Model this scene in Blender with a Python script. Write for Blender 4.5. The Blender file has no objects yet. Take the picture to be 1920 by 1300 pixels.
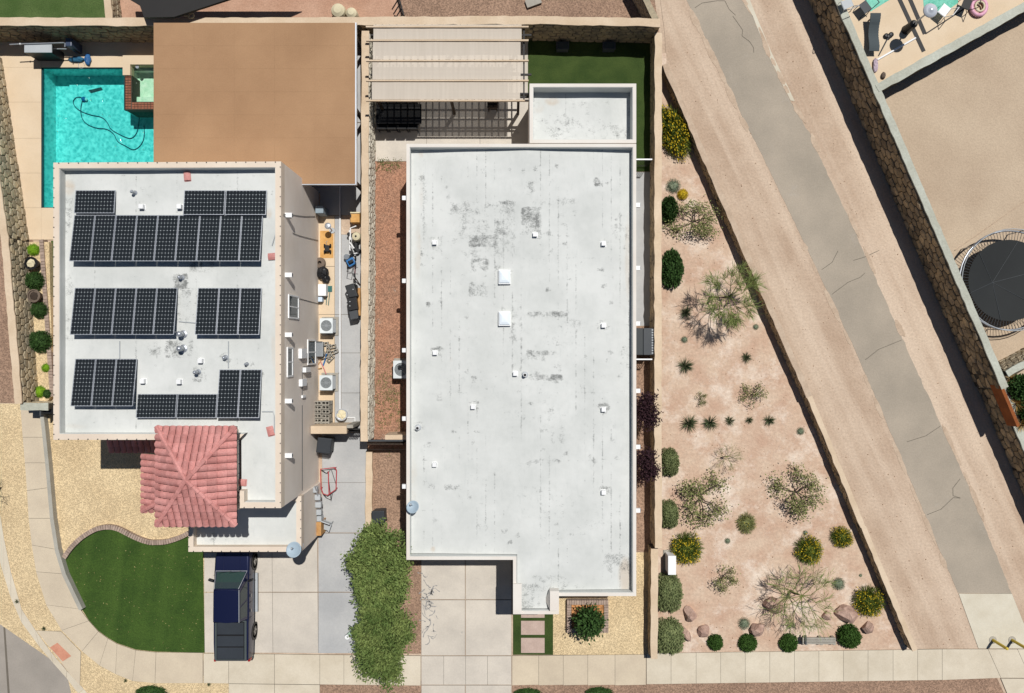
import bpy, bmesh, math, random
import numpy as np
from mathutils import Vector, Matrix
random.seed(7); RS = np.random.RandomState(7)
SC = bpy.context.scene
COL = SC.collection
S = 36.0      # plan scale: map units per metre at ground level
H = 38.0      # drone height

# ---------------------------------------------------------------- camera, sky, sun, exposure
cam_d = bpy.data.cameras.new('camera'); cam = bpy.data.objects.new('camera', cam_d); COL.objects.link(cam)
cam.location = (0, 0, H); cam.rotation_euler = (0, 0, 0)
cam_d.sensor_width = 36.0; cam_d.lens = 36.0 * S * H / 1920.0; cam_d.clip_end = 2000
SC.camera = cam
SUN_EL = math.radians(66.3); SUN_AZ = math.atan2(0.53, 0.85)
w = bpy.data.worlds.new('World'); SC.world = w; w.use_nodes = True
nt = w.node_tree; bg = nt.nodes['Background']
sky = nt.nodes.new('ShaderNodeTexSky'); sky.sky_type = 'NISHITA'; sky.sun_disc = False
sky.altitude = 1200.0; sky.dust_density = 0.3; sky.sun_elevation = SUN_EL; sky.sun_rotation = SUN_AZ
nt.links.new(sky.outputs[0], bg.inputs[0]); bg.inputs[1].default_value = 0.05
sd = bpy.data.lights.new('sun', 'SUN'); sd.energy = 5.0; sd.angle = math.radians(0.5); sd.color = (1.0, 0.978, 0.945)
sun = bpy.data.objects.new('sun', sd); COL.objects.link(sun); sun.location = (20, 30, 60)
sv = Vector((math.cos(SUN_EL) * math.sin(SUN_AZ), math.cos(SUN_EL) * math.cos(SUN_AZ), math.sin(SUN_EL)))
sun.rotation_euler = (-sv).to_track_quat('-Z', 'Y').to_euler()
SC.view_settings.view_transform = 'Standard'; SC.view_settings.look = 'None'
SC.view_settings.exposure = -0.24; SC.view_settings.gamma = 1.0; SC.view_settings.use_curve_mapping = False

# ---------------------------------------------------------------- helpers
def at(px, py, z=0.0):
    k = (1 - z / H) / S
    return Vector(((px - 960) * k, (650 - py) * k, z))
def xy(px, py, z=0.0):
    p = at(px, py, z); return (p.x, p.y)
def zwall(px, X):           # height on a wall standing at plan position X
    return H * (1 - S * X / (px - 960))
ORG = {}
class MB:
    def __init__(s): s.v = []; s.f = []
    def add(s, vs, fs):
        n = len(s.v); s.v += [tuple(v) for v in vs]; s.f += [tuple(i + n for i in f) for f in fs]; return s
    def quad(s, *p): return s.add(p, [tuple(range(len(p)))])
    def box(s, x0, y0, z0, x1, y1, z1):
        if x0 > x1: x0, x1 = x1, x0
        if y0 > y1: y0, y1 = y1, y0
        return s.add([(x0,y0,z0),(x1,y0,z0),(x1,y1,z0),(x0,y1,z0),(x0,y0,z1),(x1,y0,z1),(x1,y1,z1),(x0,y1,z1)],
                     [(0,3,2,1),(4,5,6,7),(0,1,5,4),(1,2,6,5),(2,3,7,6),(3,0,4,7)])
    def pbox(s, px0, py0, px1, py1, z0, z1):
        a = at(px0, py0, z1); b = at(px1, py1, z1); return s.box(a.x, a.y, z0, b.x, b.y, z1)
    def cbox(s, c, sx, sy, sz, rz=0.0, rx=0.0, ry=0.0, top=1.0):   # centred at c, tapering to top
        M = Matrix.Translation(Vector(c)) @ Matrix.Rotation(rz, 4, 'Z') @ Matrix.Rotation(ry, 4, 'Y') @ Matrix.Rotation(rx, 4, 'X')
        vs = []
        for zz, t in ((-sz/2, 1.0), (sz/2, top)):
            for a, b in ((-1,-1),(1,-1),(1,1),(-1,1)): vs.append(M @ Vector((a*sx/2*t, b*sy/2*t, zz)))
        return s.add(vs, [(0,3,2,1),(4,5,6,7),(0,1,5,4),(1,2,6,5),(2,3,7,6),(3,0,4,7)])
    def prism(s, poly, z0, z1):
        a = sum(poly[i][0]*poly[(i+1)%len(poly)][1] - poly[(i+1)%len(poly)][0]*poly[i][1] for i in range(len(poly)))
        if a < 0: poly = poly[::-1]
        n = len(poly); z1f = z1 if callable(z1) else (lambda x, y: z1)
        vs = [(x, y, z0) for x, y in poly] + [(x, y, z1f(x, y)) for x, y in poly]
        fs = [tuple(range(n-1, -1, -1)), tuple(range(n, 2*n))] + [(i, (i+1)%n, n+(i+1)%n, n+i) for i in range(n)]
        return s.add(vs, fs)
    def sheet(s, poly, z):
        a = sum(poly[i][0]*poly[(i+1)%len(poly)][1] - poly[(i+1)%len(poly)][0]*poly[i][1] for i in range(len(poly)))
        if a < 0: poly = poly[::-1]
        return s.add([(x, y, z) for x, y in poly], [tuple(range(len(poly)))])
    def tube(s, pts, r, n=6, r2=None, close=False):
        pts = [Vector(p) for p in pts]; m = len(pts); r2 = r if r2 is None else r2; vs = []; up0 = None
        for i, p in enumerate(pts):
            if close: d = pts[(i+1)%m] - pts[i-1]
            else: d = pts[min(i+1, m-1)] - pts[max(i-1, 0)]
            if d.length < 1e-6: d = Vector((0,0,1))
            d.normalize(); ref = Vector((0,0,1)) if abs(d.z) < 0.95 else Vector((1,0,0))
            a = d.cross(ref).normalized(); b = a.cross(d)
            rr = r + (r2 - r) * i / max(1, m-1)
            for k in range(n):
                t = 2*math.pi*k/n; vs.append(p + a*math.cos(t)*rr + b*math.sin(t)*rr)
        fs = []
        for i in range(m if close else m-1):
            j = (i+1) % m
            for k in range(n): fs.append((i*n+k, i*n+(k+1)%n, j*n+(k+1)%n, j*n+k))
        if not close: fs += [tuple(range(n-1,-1,-1)), tuple((m-1)*n+k for k in range(n))]
        return s.add(vs, fs)
    def lathe(s, c, prof, n=16, M=None):       # prof: (radius, z)
        c = Vector(c); vs = []; fs = []; m = len(prof)
        for r, z in prof:
            for k in range(n):
                t = 2*math.pi*k/n; v = Vector((r*math.cos(t), r*math.sin(t), z))
                vs.append(c + (M @ v if M else v))
        for i in range(m-1):
            for k in range(n): fs.append((i*n+k, i*n+(k+1)%n, (i+1)*n+(k+1)%n, (i+1)*n+k))
        fs += [tuple(range(n-1,-1,-1)), tuple((m-1)*n+k for k in range(n))]
        return s.add(vs, fs)
    def cyl(s, c, r, h, n=14, r2=None, M=None):
        return s.lathe(c, [(r, 0), (r if r2 is None else r2, h)], n, M)
    def blob(s, c, rx, ry, rz, n=10, m=6, jit=0.0, seed=0, flat=None):
        R = random.Random(seed); vs = []; fs = []
        for i in range(m+1):
            ph = -math.pi/2 + math.pi*i/m
            for k in range(n):
                t = 2*math.pi*k/n; q = 1 + R.uniform(-jit, jit)
                z = math.sin(ph)*rz*q
                if flat is not None: z = max(z, flat)
                vs.append((c[0]+math.cos(ph)*math.cos(t)*rx*q, c[1]+math.cos(ph)*math.sin(t)*ry*q, c[2]+z))
        for i in range(m):
            for k in range(n): fs.append((i*n+k, i*n+(k+1)%n, (i+1)*n+(k+1)%n, (i+1)*n+k))
        return s.add(vs, fs)
    def build(s, name, mat, parent=None, smooth=False, kind=None, bevel=0, uv=None):
        vs = np.array(s.v, dtype=float)
        lo, hi = vs.min(0), vs.max(0); org = Vector(((lo[0]+hi[0])/2, (lo[1]+hi[1])/2, lo[2]))
        me = bpy.data.meshes.new(name); me.from_pydata([tuple(v) for v in (vs - np.array(org))], [], s.f)
        me.materials.append(mat)
        if smooth: me.polygons.foreach_set('use_smooth', [True]*len(me.polygons))
        o = bpy.data.objects.new(name, me); COL.objects.link(o); ORG[o] = org
        if parent is not None: o.parent = parent; o.location = org - ORG[parent]
        else: o.location = org
        if kind: o['kind'] = kind
        if bevel:
            b = o.modifiers.new('bevel', 'BEVEL'); b.width = bevel; b.segments = 2 if not smooth else 3; b.limit_method = 'ANGLE'
            if smooth: wn_ = o.modifiers.new('weighted', 'WEIGHTED_NORMAL'); wn_.keep_sharp = True
        return o
def tag(o, label, cat, group=None):
    o['label'] = label; o['category'] = cat
    if group: o['group'] = group
    return o
def thing(name, label, cat, loc, group=None):
    o = bpy.data.objects.new(name, None); COL.objects.link(o); o.location = Vector(loc); o.empty_display_size = 0.2
    ORG[o] = Vector(loc); return tag(o, label, cat, group)
def struct(name, mb, mat, **k): return mb.build(name, mat, kind='structure', **k)
def copy_tree(o, loc=None, rz=None, sc=None, label=None, group=None, parent=None):
    c = o.copy(); COL.objects.link(c); ORG[c] = ORG[o].copy()
    if parent is not None: c.parent = parent
    if loc is not None: c.location = Vector(loc); ORG[c] = Vector(loc)
    if rz is not None: c.rotation_euler = (0, 0, rz)
    if sc is not None: c.scale = sc if hasattr(sc, '__len__') else (sc, sc, sc)
    if label: c['label'] = label
    if group: c['group'] = group
    for ch in list(o.children): copy_tree(ch, parent=c)
    return c
def place(proto, used, loc, rz, sc, label, group=None):
    if not used.get(proto):
        used[proto] = True; o = proto
        o.location = Vector(loc); o.rotation_euler = (0,0,rz); o.scale = sc if hasattr(sc,'__len__') else (sc,sc,sc); o['label'] = label
        if group: o['group'] = group
        elif 'group' in o: del o['group']
        return o
    c = copy_tree(proto, loc, rz, sc, label, group)
    if not group and 'group' in c: del c['group']
    return c
USED = {}
def fast_mesh(name, V, F, mat, parent=None, kind=None, smooth=False):
    V = np.asarray(V, dtype=np.float32); F = np.asarray(F, dtype=np.int32); n = F.shape[1]
    me = bpy.data.meshes.new(name); me.vertices.add(len(V)); me.vertices.foreach_set('co', V.ravel())
    me.loops.add(F.size); me.loops.foreach_set('vertex_index', F.ravel())
    me.polygons.add(len(F)); me.polygons.foreach_set('loop_start', np.arange(0, F.size, n, dtype=np.int32))
    me.update(calc_edges=True); me.validate()
    if smooth: me.polygons.foreach_set('use_smooth', [True]*len(me.polygons))
    me.materials.append(mat)
    o = bpy.data.objects.new(name, me); COL.objects.link(o); ORG[o] = Vector((0,0,0))
    if parent is not None: o.parent = parent
    if kind: o['kind'] = kind
    return o

# ---------------------------------------------------------------- materials
def L(c):  # sRGB 0-255 to linear
    return tuple(((x/255)/12.92 if x/255 <= 0.04045 else ((x/255+0.055)/1.055)**2.4) for x in c)
def mat(name, c, c2=None, big=0.6, fine=20.0, amt=0.25, rough=0.9, bump=0.0, metal=0.0, rnd=0.0, cells=0.0, spec=0.3, coord='world', stretch=None, coat=0.0, speck=None, speck_t=0.68, speck_s=3.0, speck_w=0.08, streak=None):
    """base colour drifting between c and c2 over ~1/big metres, fine grain on top; cells = gravel grains per metre"""
    m = bpy.data.materials.new(name); m.use_nodes = True; N = m.node_tree.nodes; K = m.node_tree.links
    b = N['Principled BSDF']; b.inputs['Roughness'].default_value = rough; b.inputs['Metallic'].default_value = metal
    b.inputs['Specular IOR Level'].default_value = spec; b.inputs['Coat Weight'].default_value = coat
    if coat: b.inputs['Coat Roughness'].default_value = 0.06
    if coord == 'world': src = N.new('ShaderNodeNewGeometry').outputs['Position']
    else: src = N.new('ShaderNodeTexCoord').outputs['Object']
    if stretch:
        mp = N.new('ShaderNodeMapping'); mp.inputs['Scale'].default_value = stretch; K.new(src, mp.inputs[0]); src = mp.outputs[0]
    def noise(sc, det=4.0, ro=0.6):
        n = N.new('ShaderNodeTexNoise'); n.inputs['Scale'].default_value = sc; n.inputs['Detail'].default_value = det; n.inputs['Roughness'].default_value = ro
        K.new(src, n.inputs['Vector']); return n.outputs['Fac']
    def mixc(f, a, bb):
        x = N.new('ShaderNodeMix'); x.data_type = 'RGBA'
        for i, val in ((0, f), (6, a), (7, bb)):
            if isinstance(val, (int, float)): x.inputs[i].default_value = val
            elif isinstance(val, tuple): x.inputs[i].default_value = (*val[:3], 1)
            else: K.new(val, x.inputs[i])
        return x.outputs[2]
    def ramp(v, lo, hi):
        r = N.new('ShaderNodeMapRange'); r.inputs['From Min'].default_value = lo; r.inputs['From Max'].default_value = hi; K.new(v, r.inputs[0]); return r.outputs[0]
    c2 = c2 or tuple(x*0.82 for x in c)
    col = mixc(ramp(noise(big, 5.0), 0.35, 0.65), c, c2)
    fn = noise(fine, 3.0, 0.7)
    if cells:
        vo = N.new('ShaderNodeTexVoronoi'); vo.inputs['Scale'].default_value = cells; K.new(src, vo.inputs['Vector'])
        sep = N.new('ShaderNodeSeparateColor'); K.new(vo.outputs['Color'], sep.inputs[0])
        g = N.new('ShaderNodeMath'); g.operation = 'ADD'; K.new(sep.outputs[0], g.inputs[0]); K.new(fn, g.inputs[1]); hf = ramp(g.outputs[0], 0.35, 1.2)
    else: hf = ramp(fn, 0.25, 0.75)
    if rnd:
        oi = N.new('ShaderNodeObjectInfo'); mm = N.new('ShaderNodeMath'); mm.operation = 'MULTIPLY_ADD'; mm.inputs[1].default_value = rnd; mm.inputs[2].default_value = 1 - rnd/2
        K.new(oi.outputs['Random'], mm.inputs[0]); vm = N.new('ShaderNodeVectorMath'); vm.operation = 'SCALE'; K.new(col, vm.inputs[0]); K.new(mm.outputs[0], vm.inputs['Scale']); col = vm.outputs[0]
    if streak:
        mp2 = N.new('ShaderNodeMapping'); mp2.inputs['Rotation'].default_value = (0,0,streak[0]); K.new(src, mp2.inputs[0])
        mp3 = N.new('ShaderNodeMapping'); mp3.inputs['Scale'].default_value = (1.0,0.05,1.0); K.new(mp2.outputs[0], mp3.inputs[0])
        ns = N.new('ShaderNodeTexNoise'); ns.inputs['Scale'].default_value = 1.1; ns.inputs['Detail'].default_value = 5; K.new(mp3.outputs[0], ns.inputs['Vector'])
        rs2 = N.new('ShaderNodeMapRange'); rs2.inputs['From Min'].default_value = 0.42; rs2.inputs['From Max'].default_value = 0.66; rs2.inputs['To Max'].default_value = streak[2]; K.new(ns.outputs['Fac'], rs2.inputs[0])
        col = mixc(rs2.outputs[0], col, streak[1])
    if speck:
        col = mixc(ramp(noise(speck_s, 6.0, 0.75), speck_t, speck_t + speck_w), col, speck)
    g2 = N.new('ShaderNodeMath'); g2.operation = 'MULTIPLY_ADD'; g2.inputs[1].default_value = amt*2; g2.inputs[2].default_value = 1 - amt
    K.new(hf, g2.inputs[0]); vm = N.new('ShaderNodeVectorMath'); vm.operation = 'SCALE'; K.new(col, vm.inputs[0]); K.new(g2.outputs[0], vm.inputs['Scale'])
    K.new(vm.outputs[0], b.inputs['Base Color'])
    if bump:
        bp = N.new('ShaderNodeBump'); bp.inputs['Strength'].default_value = 1.0; bp.inputs['Distance'].default_value = bump; K.new(hf, bp.inputs['Height']); K.new(bp.outputs[0], b.inputs['Normal'])
    return m
def G(r, g, b, k=0.8):   # albedo from the tone a sunlit surface shows
    return tuple(x*k for x in L((r, g, b)))
M = {}
M['dirt'] = mat('dirt', G(206,182,158), G(190,164,140), big=0.5, fine=9, amt=0.17, bump=0.012, speck=G(160,134,110), speck_t=0.62, speck_s=7, speck_w=0.12, streak=(math.radians(-25), G(226,204,180), 0.75))
M['dirt_lot'] = mat('dirt_lot', G(203,182,156), G(190,168,143), big=0.3, fine=11, amt=0.14, bump=0.01, speck=G(150,125,100), speck_t=0.66, speck_s=11)
M['garden'] = mat('garden_soil', G(218,192,167), G(203,169,144), big=0.9, fine=7, amt=0.16, bump=0.015, speck=G(244,228,210), speck_t=0.5, speck_s=0.5, speck_w=0.22)
M['sand'] = mat('drifted_sand', G(208,186,162), G(192,168,144), big=1.5, fine=9, amt=0.15)
M['path'] = mat('path_concrete', G(184,171,153), G(166,155,139), big=0.3, fine=14, amt=0.1, bump=0.002, speck=G(184,174,160), speck_t=0.6, speck_s=0.8, speck_w=0.2)
M['ramp'] = mat('ramp_concrete', G(226,218,198), G(214,204,182), big=0.8, fine=14, amt=0.05)
M['walk'] = mat('sidewalk_concrete', G(226,214,192), G(212,199,176), big=0.7, fine=16, amt=0.07, rnd=0.07, bump=0.002)
M['walk2'] = mat('left_sidewalk_concrete', G(220,204,178), G(208,192,168), big=0.7, fine=16, amt=0.07, rnd=0.06, bump=0.002)
M['drive'] = mat('driveway_concrete', G(222,212,197), G(204,195,182), big=0.55, fine=12, amt=0.06, rnd=0.05, bump=0.002, speck=G(176,170,162), speck_t=0.64, speck_s=0.7)
M['drive_grey'] = mat('side_drive_concrete', G(196,195,192), G(178,178,177), big=0.5, fine=12, amt=0.06, rnd=0.04, bump=0.002, speck=G(150,150,152), speck_t=0.66, speck_s=0.6)
M['joint'] = mat('joint', G(120,112,100), amt=0.1)
M['deck'] = mat('pool_deck', G(232,210,180), G(224,200,168), big=0.5, fine=18, amt=0.05)
M['street'] = mat('street_concrete', G(172,163,152), G(158,150,140), big=0.5, fine=16, amt=0.08, bump=0.002)
M['tan_gravel'] = mat('tan_gravel', G(226,202,160), G(212,187,146), big=0.5, fine=30, amt=0.26, bump=0.02, cells=24)
M['red_gravel'] = mat('red_gravel', G(176,130,104), G(158,122,100), big=0.5, fine=30, amt=0.36, bump=0.02, cells=20, speck=G(170,160,148), speck_t=0.6, speck_s=0.5)
M['brown_gravel'] = mat('brown_gravel', G(166,136,114), G(148,120,100), big=0.5, fine=30, amt=0.34, bump=0.02, cells=20)
M['orange_gravel'] = mat('orange_gravel', G(190,135,85), G(160,110,70), big=0.9, fine=30, amt=0.5, bump=0.03, cells=11)
M['turf'] = mat('artificial_turf', G(66,92,32), G(52,78,25), big=0.9, fine=16, amt=0.36, streak=(0.15, G(78,104,40), 0.55), bump=0.02, speck=G(120,140,70), speck_t=0.72, speck_s=9)
M['turf2'] = mat('back_turf', G(70,88,38), G(54,74,28), big=0.9, fine=26, amt=0.35, bump=0.02)
M['turf3'] = mat('neighbour_turf', G(92,112,60), G(72,96,44), big=0.7, fine=18, amt=0.35, bump=0.02, speck=G(190,186,150), speck_t=0.7, speck_s=6)
M['cap'] = mat('wall_cap', G(228,206,178), G(214,190,160), big=0.8, fine=12, amt=0.08, bump=0.004)
M['cap_grey'] = mat('retaining_cap', G(200,202,188), G(184,184,168), big=0.8, fine=9, amt=0.14, bump=0.01)
M['core'] = mat('mortar', G(96,88,76), G(80,72,62), big=1.0, fine=14, amt=0.2, bump=0.01)
M['stone'] = mat('wall_stone', G(190,166,130), G(134,120,102), big=1.6, fine=10, amt=0.25, rnd=0.7, bump=0.01)
M['stone2'] = mat('left_wall_stone', G(202,184,152), G(166,156,134), big=2.2, fine=10, amt=0.25, rnd=0.6, bump=0.01)
M['stone3'] = mat('party_wall_stone', G(226,218,200), G(196,188,170), big=2.5, fine=10, amt=0.3, bump=0.01)
M['boulder'] = mat('boulder', G(206,174,156), G(172,140,124), big=2.0, fine=9, amt=0.22, bump=0.02)
M['stucco'] = mat('stucco', L((234,224,212)), L((226,214,200)), big=0.5, fine=30, amt=0.05, bump=0.002)
M['stucco_w'] = mat('white_stucco', G(244,236,224,0.86), G(238,226,212,0.86), big=0.5, fine=30, amt=0.04)
M['parapet'] = mat('parapet', G(240,224,204), G(230,212,192), big=0.6, fine=20, amt=0.05)
M['white'] = mat('white_paint', (0.8,0.8,0.79), (0.74,0.74,0.73), amt=0.04, rough=0.5)
M['steel'] = mat('galvanised', (0.55,0.57,0.6), (0.45,0.47,0.5), amt=0.08, rough=0.4, metal=0.7)
M['grey'] = mat('grey_metal', (0.42,0.44,0.45), (0.36,0.38,0.39), amt=0.08, rough=0.5)
M['dgrey'] = mat('dark_grey', (0.06,0.065,0.07), (0.045,0.05,0.055), amt=0.15, rough=0.6)
M['black'] = mat('black_plastic', (0.014,0.014,0.015), (0.009,0.009,0.01), amt=0.2, rough=0.45)
M['rubber'] = mat('rubber', (0.016,0.016,0.017), amt=0.2, rough=0.85)
M['iron'] = mat('dark_iron', (0.02,0.018,0.017), amt=0.2, rough=0.6)
M['brown_roof'] = mat('brown_roof', G(182,144,108), G(168,131,97), big=0.3, fine=16, amt=0.08, rough=0.9, speck=G(130,98,70), speck_t=0.68, speck_s=2.5)
M['wood'] = mat('wood', G(206,160,104), G(184,136,84), big=2, fine=12, amt=0.15)
M['wood_d'] = mat('dark_wood', (0.05,0.035,0.025), amt=0.2)
M['orange_wood'] = mat('rust_board', G(160,92,46), G(130,72,36), big=2, amt=0.2)
M['brick'] = mat('brick', G(170,110,84), G(140,92,72), big=4, fine=14, amt=0.2, rnd=0.35)
M['paver'] = mat('paver_brick', G(186,164,148), G(160,140,126), big=4, fine=14, amt=0.15, rnd=0.25)
M['pad'] = mat('paver_pad', G(204,180,166), G(190,166,152), big=2, fine=20, amt=0.12)
M['block'] = mat('concrete_block', G(178,172,160), G(160,154,142), big=3, fine=20, amt=0.15, rnd=0.1)
M['tile'] = mat('clay_tile', G(214,152,145), G(198,132,125), big=1.6, fine=16, amt=0.2, rnd=0.3)
M['tile_d'] = M['tile']
M['red'] = mat('red_paint', (0.45,0.05,0.06), amt=0.1, rough=0.4)
M['blue'] = mat('blue_plastic', (0.03,0.16,0.4), amt=0.15, rough=0.4)
M['teal_cloth'] = mat('blue_cloth', (0.03,0.13,0.22), (0.02,0.09,0.16), big=4, amt=0.2)
M['green_tool'] = mat('green_handle', (0.05,0.16,0.15), amt=0.15)
M['pale_green'] = mat('pale_green', (0.42,0.58,0.44), amt=0.06)
M['yellow'] = mat('yellow_paint', (0.62,0.46,0.05), amt=0.08, rough=0.5)
M['cream'] = mat('cream_paint', G(238,226,190), amt=0.06)
M['card'] = mat('cardboard', G(228,178,110), G(210,158,92), big=3, amt=0.1)
M['pink'] = mat('pink_vinyl', (0.72,0.4,0.5), (0.6,0.28,0.38), big=5, amt=0.1, rough=0.4)
M['pot'] = mat('brown_pot', (0.16,0.12,0.09), amt=0.15)
M['ada'] = mat('warning_paver', G(220,158,130), G(206,142,116), big=3, amt=0.1)
M['pink_dirt'] = mat('pink_dirt', G(206,166,140), G(188,146,120), big=0.8, fine=12, amt=0.2, bump=0.01)
def leafmat(name, c, c2, sc=9.0):
    m = mat(name, c, c2, big=sc, fine=30, amt=0.45, rough=0.75, spec=0.15, rnd=0.12); return m
M['leaf'] = leafmat('tree_leaf', (0.2,0.25,0.075), (0.085,0.135,0.034), 1.6)
M['leaf_palo'] = leafmat('palo_leaf', (0.27,0.32,0.1), (0.19,0.24,0.075), 4)
M['leaf_dark'] = leafmat('dark_leaf', (0.05,0.1,0.025), (0.025,0.06,0.014), 5)
M['leaf_globe'] = leafmat('globe_leaf', (0.065,0.13,0.025), (0.035,0.08,0.014), 6)
M['leaf_sage'] = leafmat('sage_leaf', (0.2,0.225,0.095), (0.125,0.155,0.062), 5)
M['leaf_grey'] = leafmat('grey_leaf', (0.24,0.27,0.18), (0.16,0.2,0.13), 6)
M['leaf_yg'] = leafmat('broom_leaf', (0.16,0.19,0.03), (0.07,0.11,0.02), 4)
M['flower'] = leafmat('yellow_flower', (0.6,0.42,0.02), (0.42,0.3,0.02), 6)
M['leaf_olive'] = leafmat('olive_leaf', (0.25,0.26,0.1), (0.16,0.17,0.06), 5)
M['leaf_lime'] = leafmat('lime_leaf', (0.22,0.4,0.02), (0.14,0.28,0.015), 5)
M['leaf_purple'] = leafmat('plum_leaf', (0.05,0.022,0.028), (0.025,0.012,0.016), 5)
M['leaf_blade'] = leafmat('blade_leaf', (0.13,0.16,0.075), (0.07,0.095,0.045), 5)
M['leaf_gold'] = leafmat('gold_leaf', (0.5,0.34,0.12), (0.34,0.22,0.07), 5)
M['twig'] = mat('twig', (0.09,0.065,0.05), amt=0.2)
M['twig_green'] = mat('green_twig', (0.2,0.22,0.06), (0.13,0.15,0.04), big=4, amt=0.2)
M['bark'] = mat('bark', (0.13,0.1,0.075), amt=0.25, bump=0.01, fine=20)

def glass(name, col=(0.02,0.03,0.035), rough=0.05, metal=0.0):
    m = bpy.data.materials.new(name); m.use_nodes = True; b = m.node_tree.nodes['Principled BSDF']
    b.inputs['Base Color'].default_value = (*col, 1); b.inputs['Roughness'].default_value = rough; b.inputs['Metallic'].default_value = metal
    b.inputs['Specular IOR Level'].default_value = 0.6; return m
M['glass'] = glass('window_glass', (0.03,0.045,0.05))
M['windscreen'] = glass('windscreen_glass', (0.028,0.055,0.05), 0.04)
M['skylight'] = glass('skylight_dome', (0.74,0.8,0.84), 0.25)
M['chrome'] = glass('chrome', (0.6,0.6,0.6), 0.2, 1.0)
M['lamp_red'] = glass('tail_lamp', (0.3,0.01,0.01), 0.2)
def paint(name, c):
    m = bpy.data.materials.new(name); m.use_nodes = True; b = m.node_tree.nodes['Principled BSDF']
    b.inputs['Base Color'].default_value = (*c, 1); b.inputs['Roughness'].default_value = 0.35; b.inputs['Metallic'].default_value = 0.4
    b.inputs['Coat Weight'].default_value = 0.6; b.inputs['Coat Roughness'].default_value = 0.05; return m
M['navy'] = paint('navy_car_paint', (0.008,0.012,0.05))

def water(name, tint, tint2, scale=2.6, net=True):  # caustic light ripples are put into the tint as a cell pattern
    m = bpy.data.materials.new(name); m.use_nodes = True; N = m.node_tree.nodes; K = m.node_tree.links
    N.remove(N['Principled BSDF']); out = N['Material Output']
    geo = N.new('ShaderNodeNewGeometry'); nz = N.new('ShaderNodeTexNoise'); nz.inputs['Scale'].default_value = 1.3; nz.inputs['Detail'].default_value = 3; K.new(geo.outputs['Position'], nz.inputs['Vector'])
    add = N.new('ShaderNodeVectorMath'); add.operation = 'MULTIPLY_ADD'; add.inputs[1].default_value = (0.7,0.7,0.7); K.new(nz.outputs['Color'], add.inputs[0]); K.new(geo.outputs['Position'], add.inputs[2])
    vo = N.new('ShaderNodeTexVoronoi'); vo.feature = 'SMOOTH_F1'; vo.inputs['Scale'].default_value = scale; K.new(add.outputs[0], vo.inputs['Vector'])
    r = N.new('ShaderNodeMapRange'); r.inputs['From Min'].default_value = 0.1; r.inputs['From Max'].default_value = 0.62; K.new(vo.outputs['Distance'], r.inputs[0])
    mx = N.new('ShaderNodeMix'); mx.data_type = 'RGBA'; mx.inputs[6].default_value = (*tint, 1); mx.inputs[7].default_value = (*tint2, 1); K.new(r.outputs[0], mx.inputs[0])
    tr = N.new('ShaderNodeBsdfTransparent'); K.new(mx.outputs[2], tr.inputs[0])
    gl = N.new('ShaderNodeBsdfGlossy'); gl.inputs['Roughness'].default_value = 0.05
    bp = N.new('ShaderNodeBump'); bp.inputs['Distance'].default_value = 0.05; K.new(vo.outputs['Distance'], bp.inputs['Height']); K.new(bp.outputs[0], gl.inputs['Normal'])
    ms = N.new('ShaderNodeMixShader'); ms.inputs[0].default_value = 0.03; K.new(tr.outputs[0], ms.inputs[1]); K.new(gl.outputs[0], ms.inputs[2]); K.new(ms.outputs[0], out.inputs[0])
    return m
M['water'] = water('pool_water', (0.22,0.65,0.645), (0.5,0.93,0.91), 6.0)
M['spa_water'] = water('spa_water', (0.78,0.92,0.84), (0.9,0.98,0.93), 5.0)
M['spa_plaster'] = mat('spa_plaster', (0.78,0.84,0.76), (0.7,0.78,0.68), big=3, amt=0.1)
M['plaster'] = mat('pool_plaster', (0.42,0.8,0.76), (0.38,0.76,0.72), big=0.5, amt=0.05)
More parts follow.
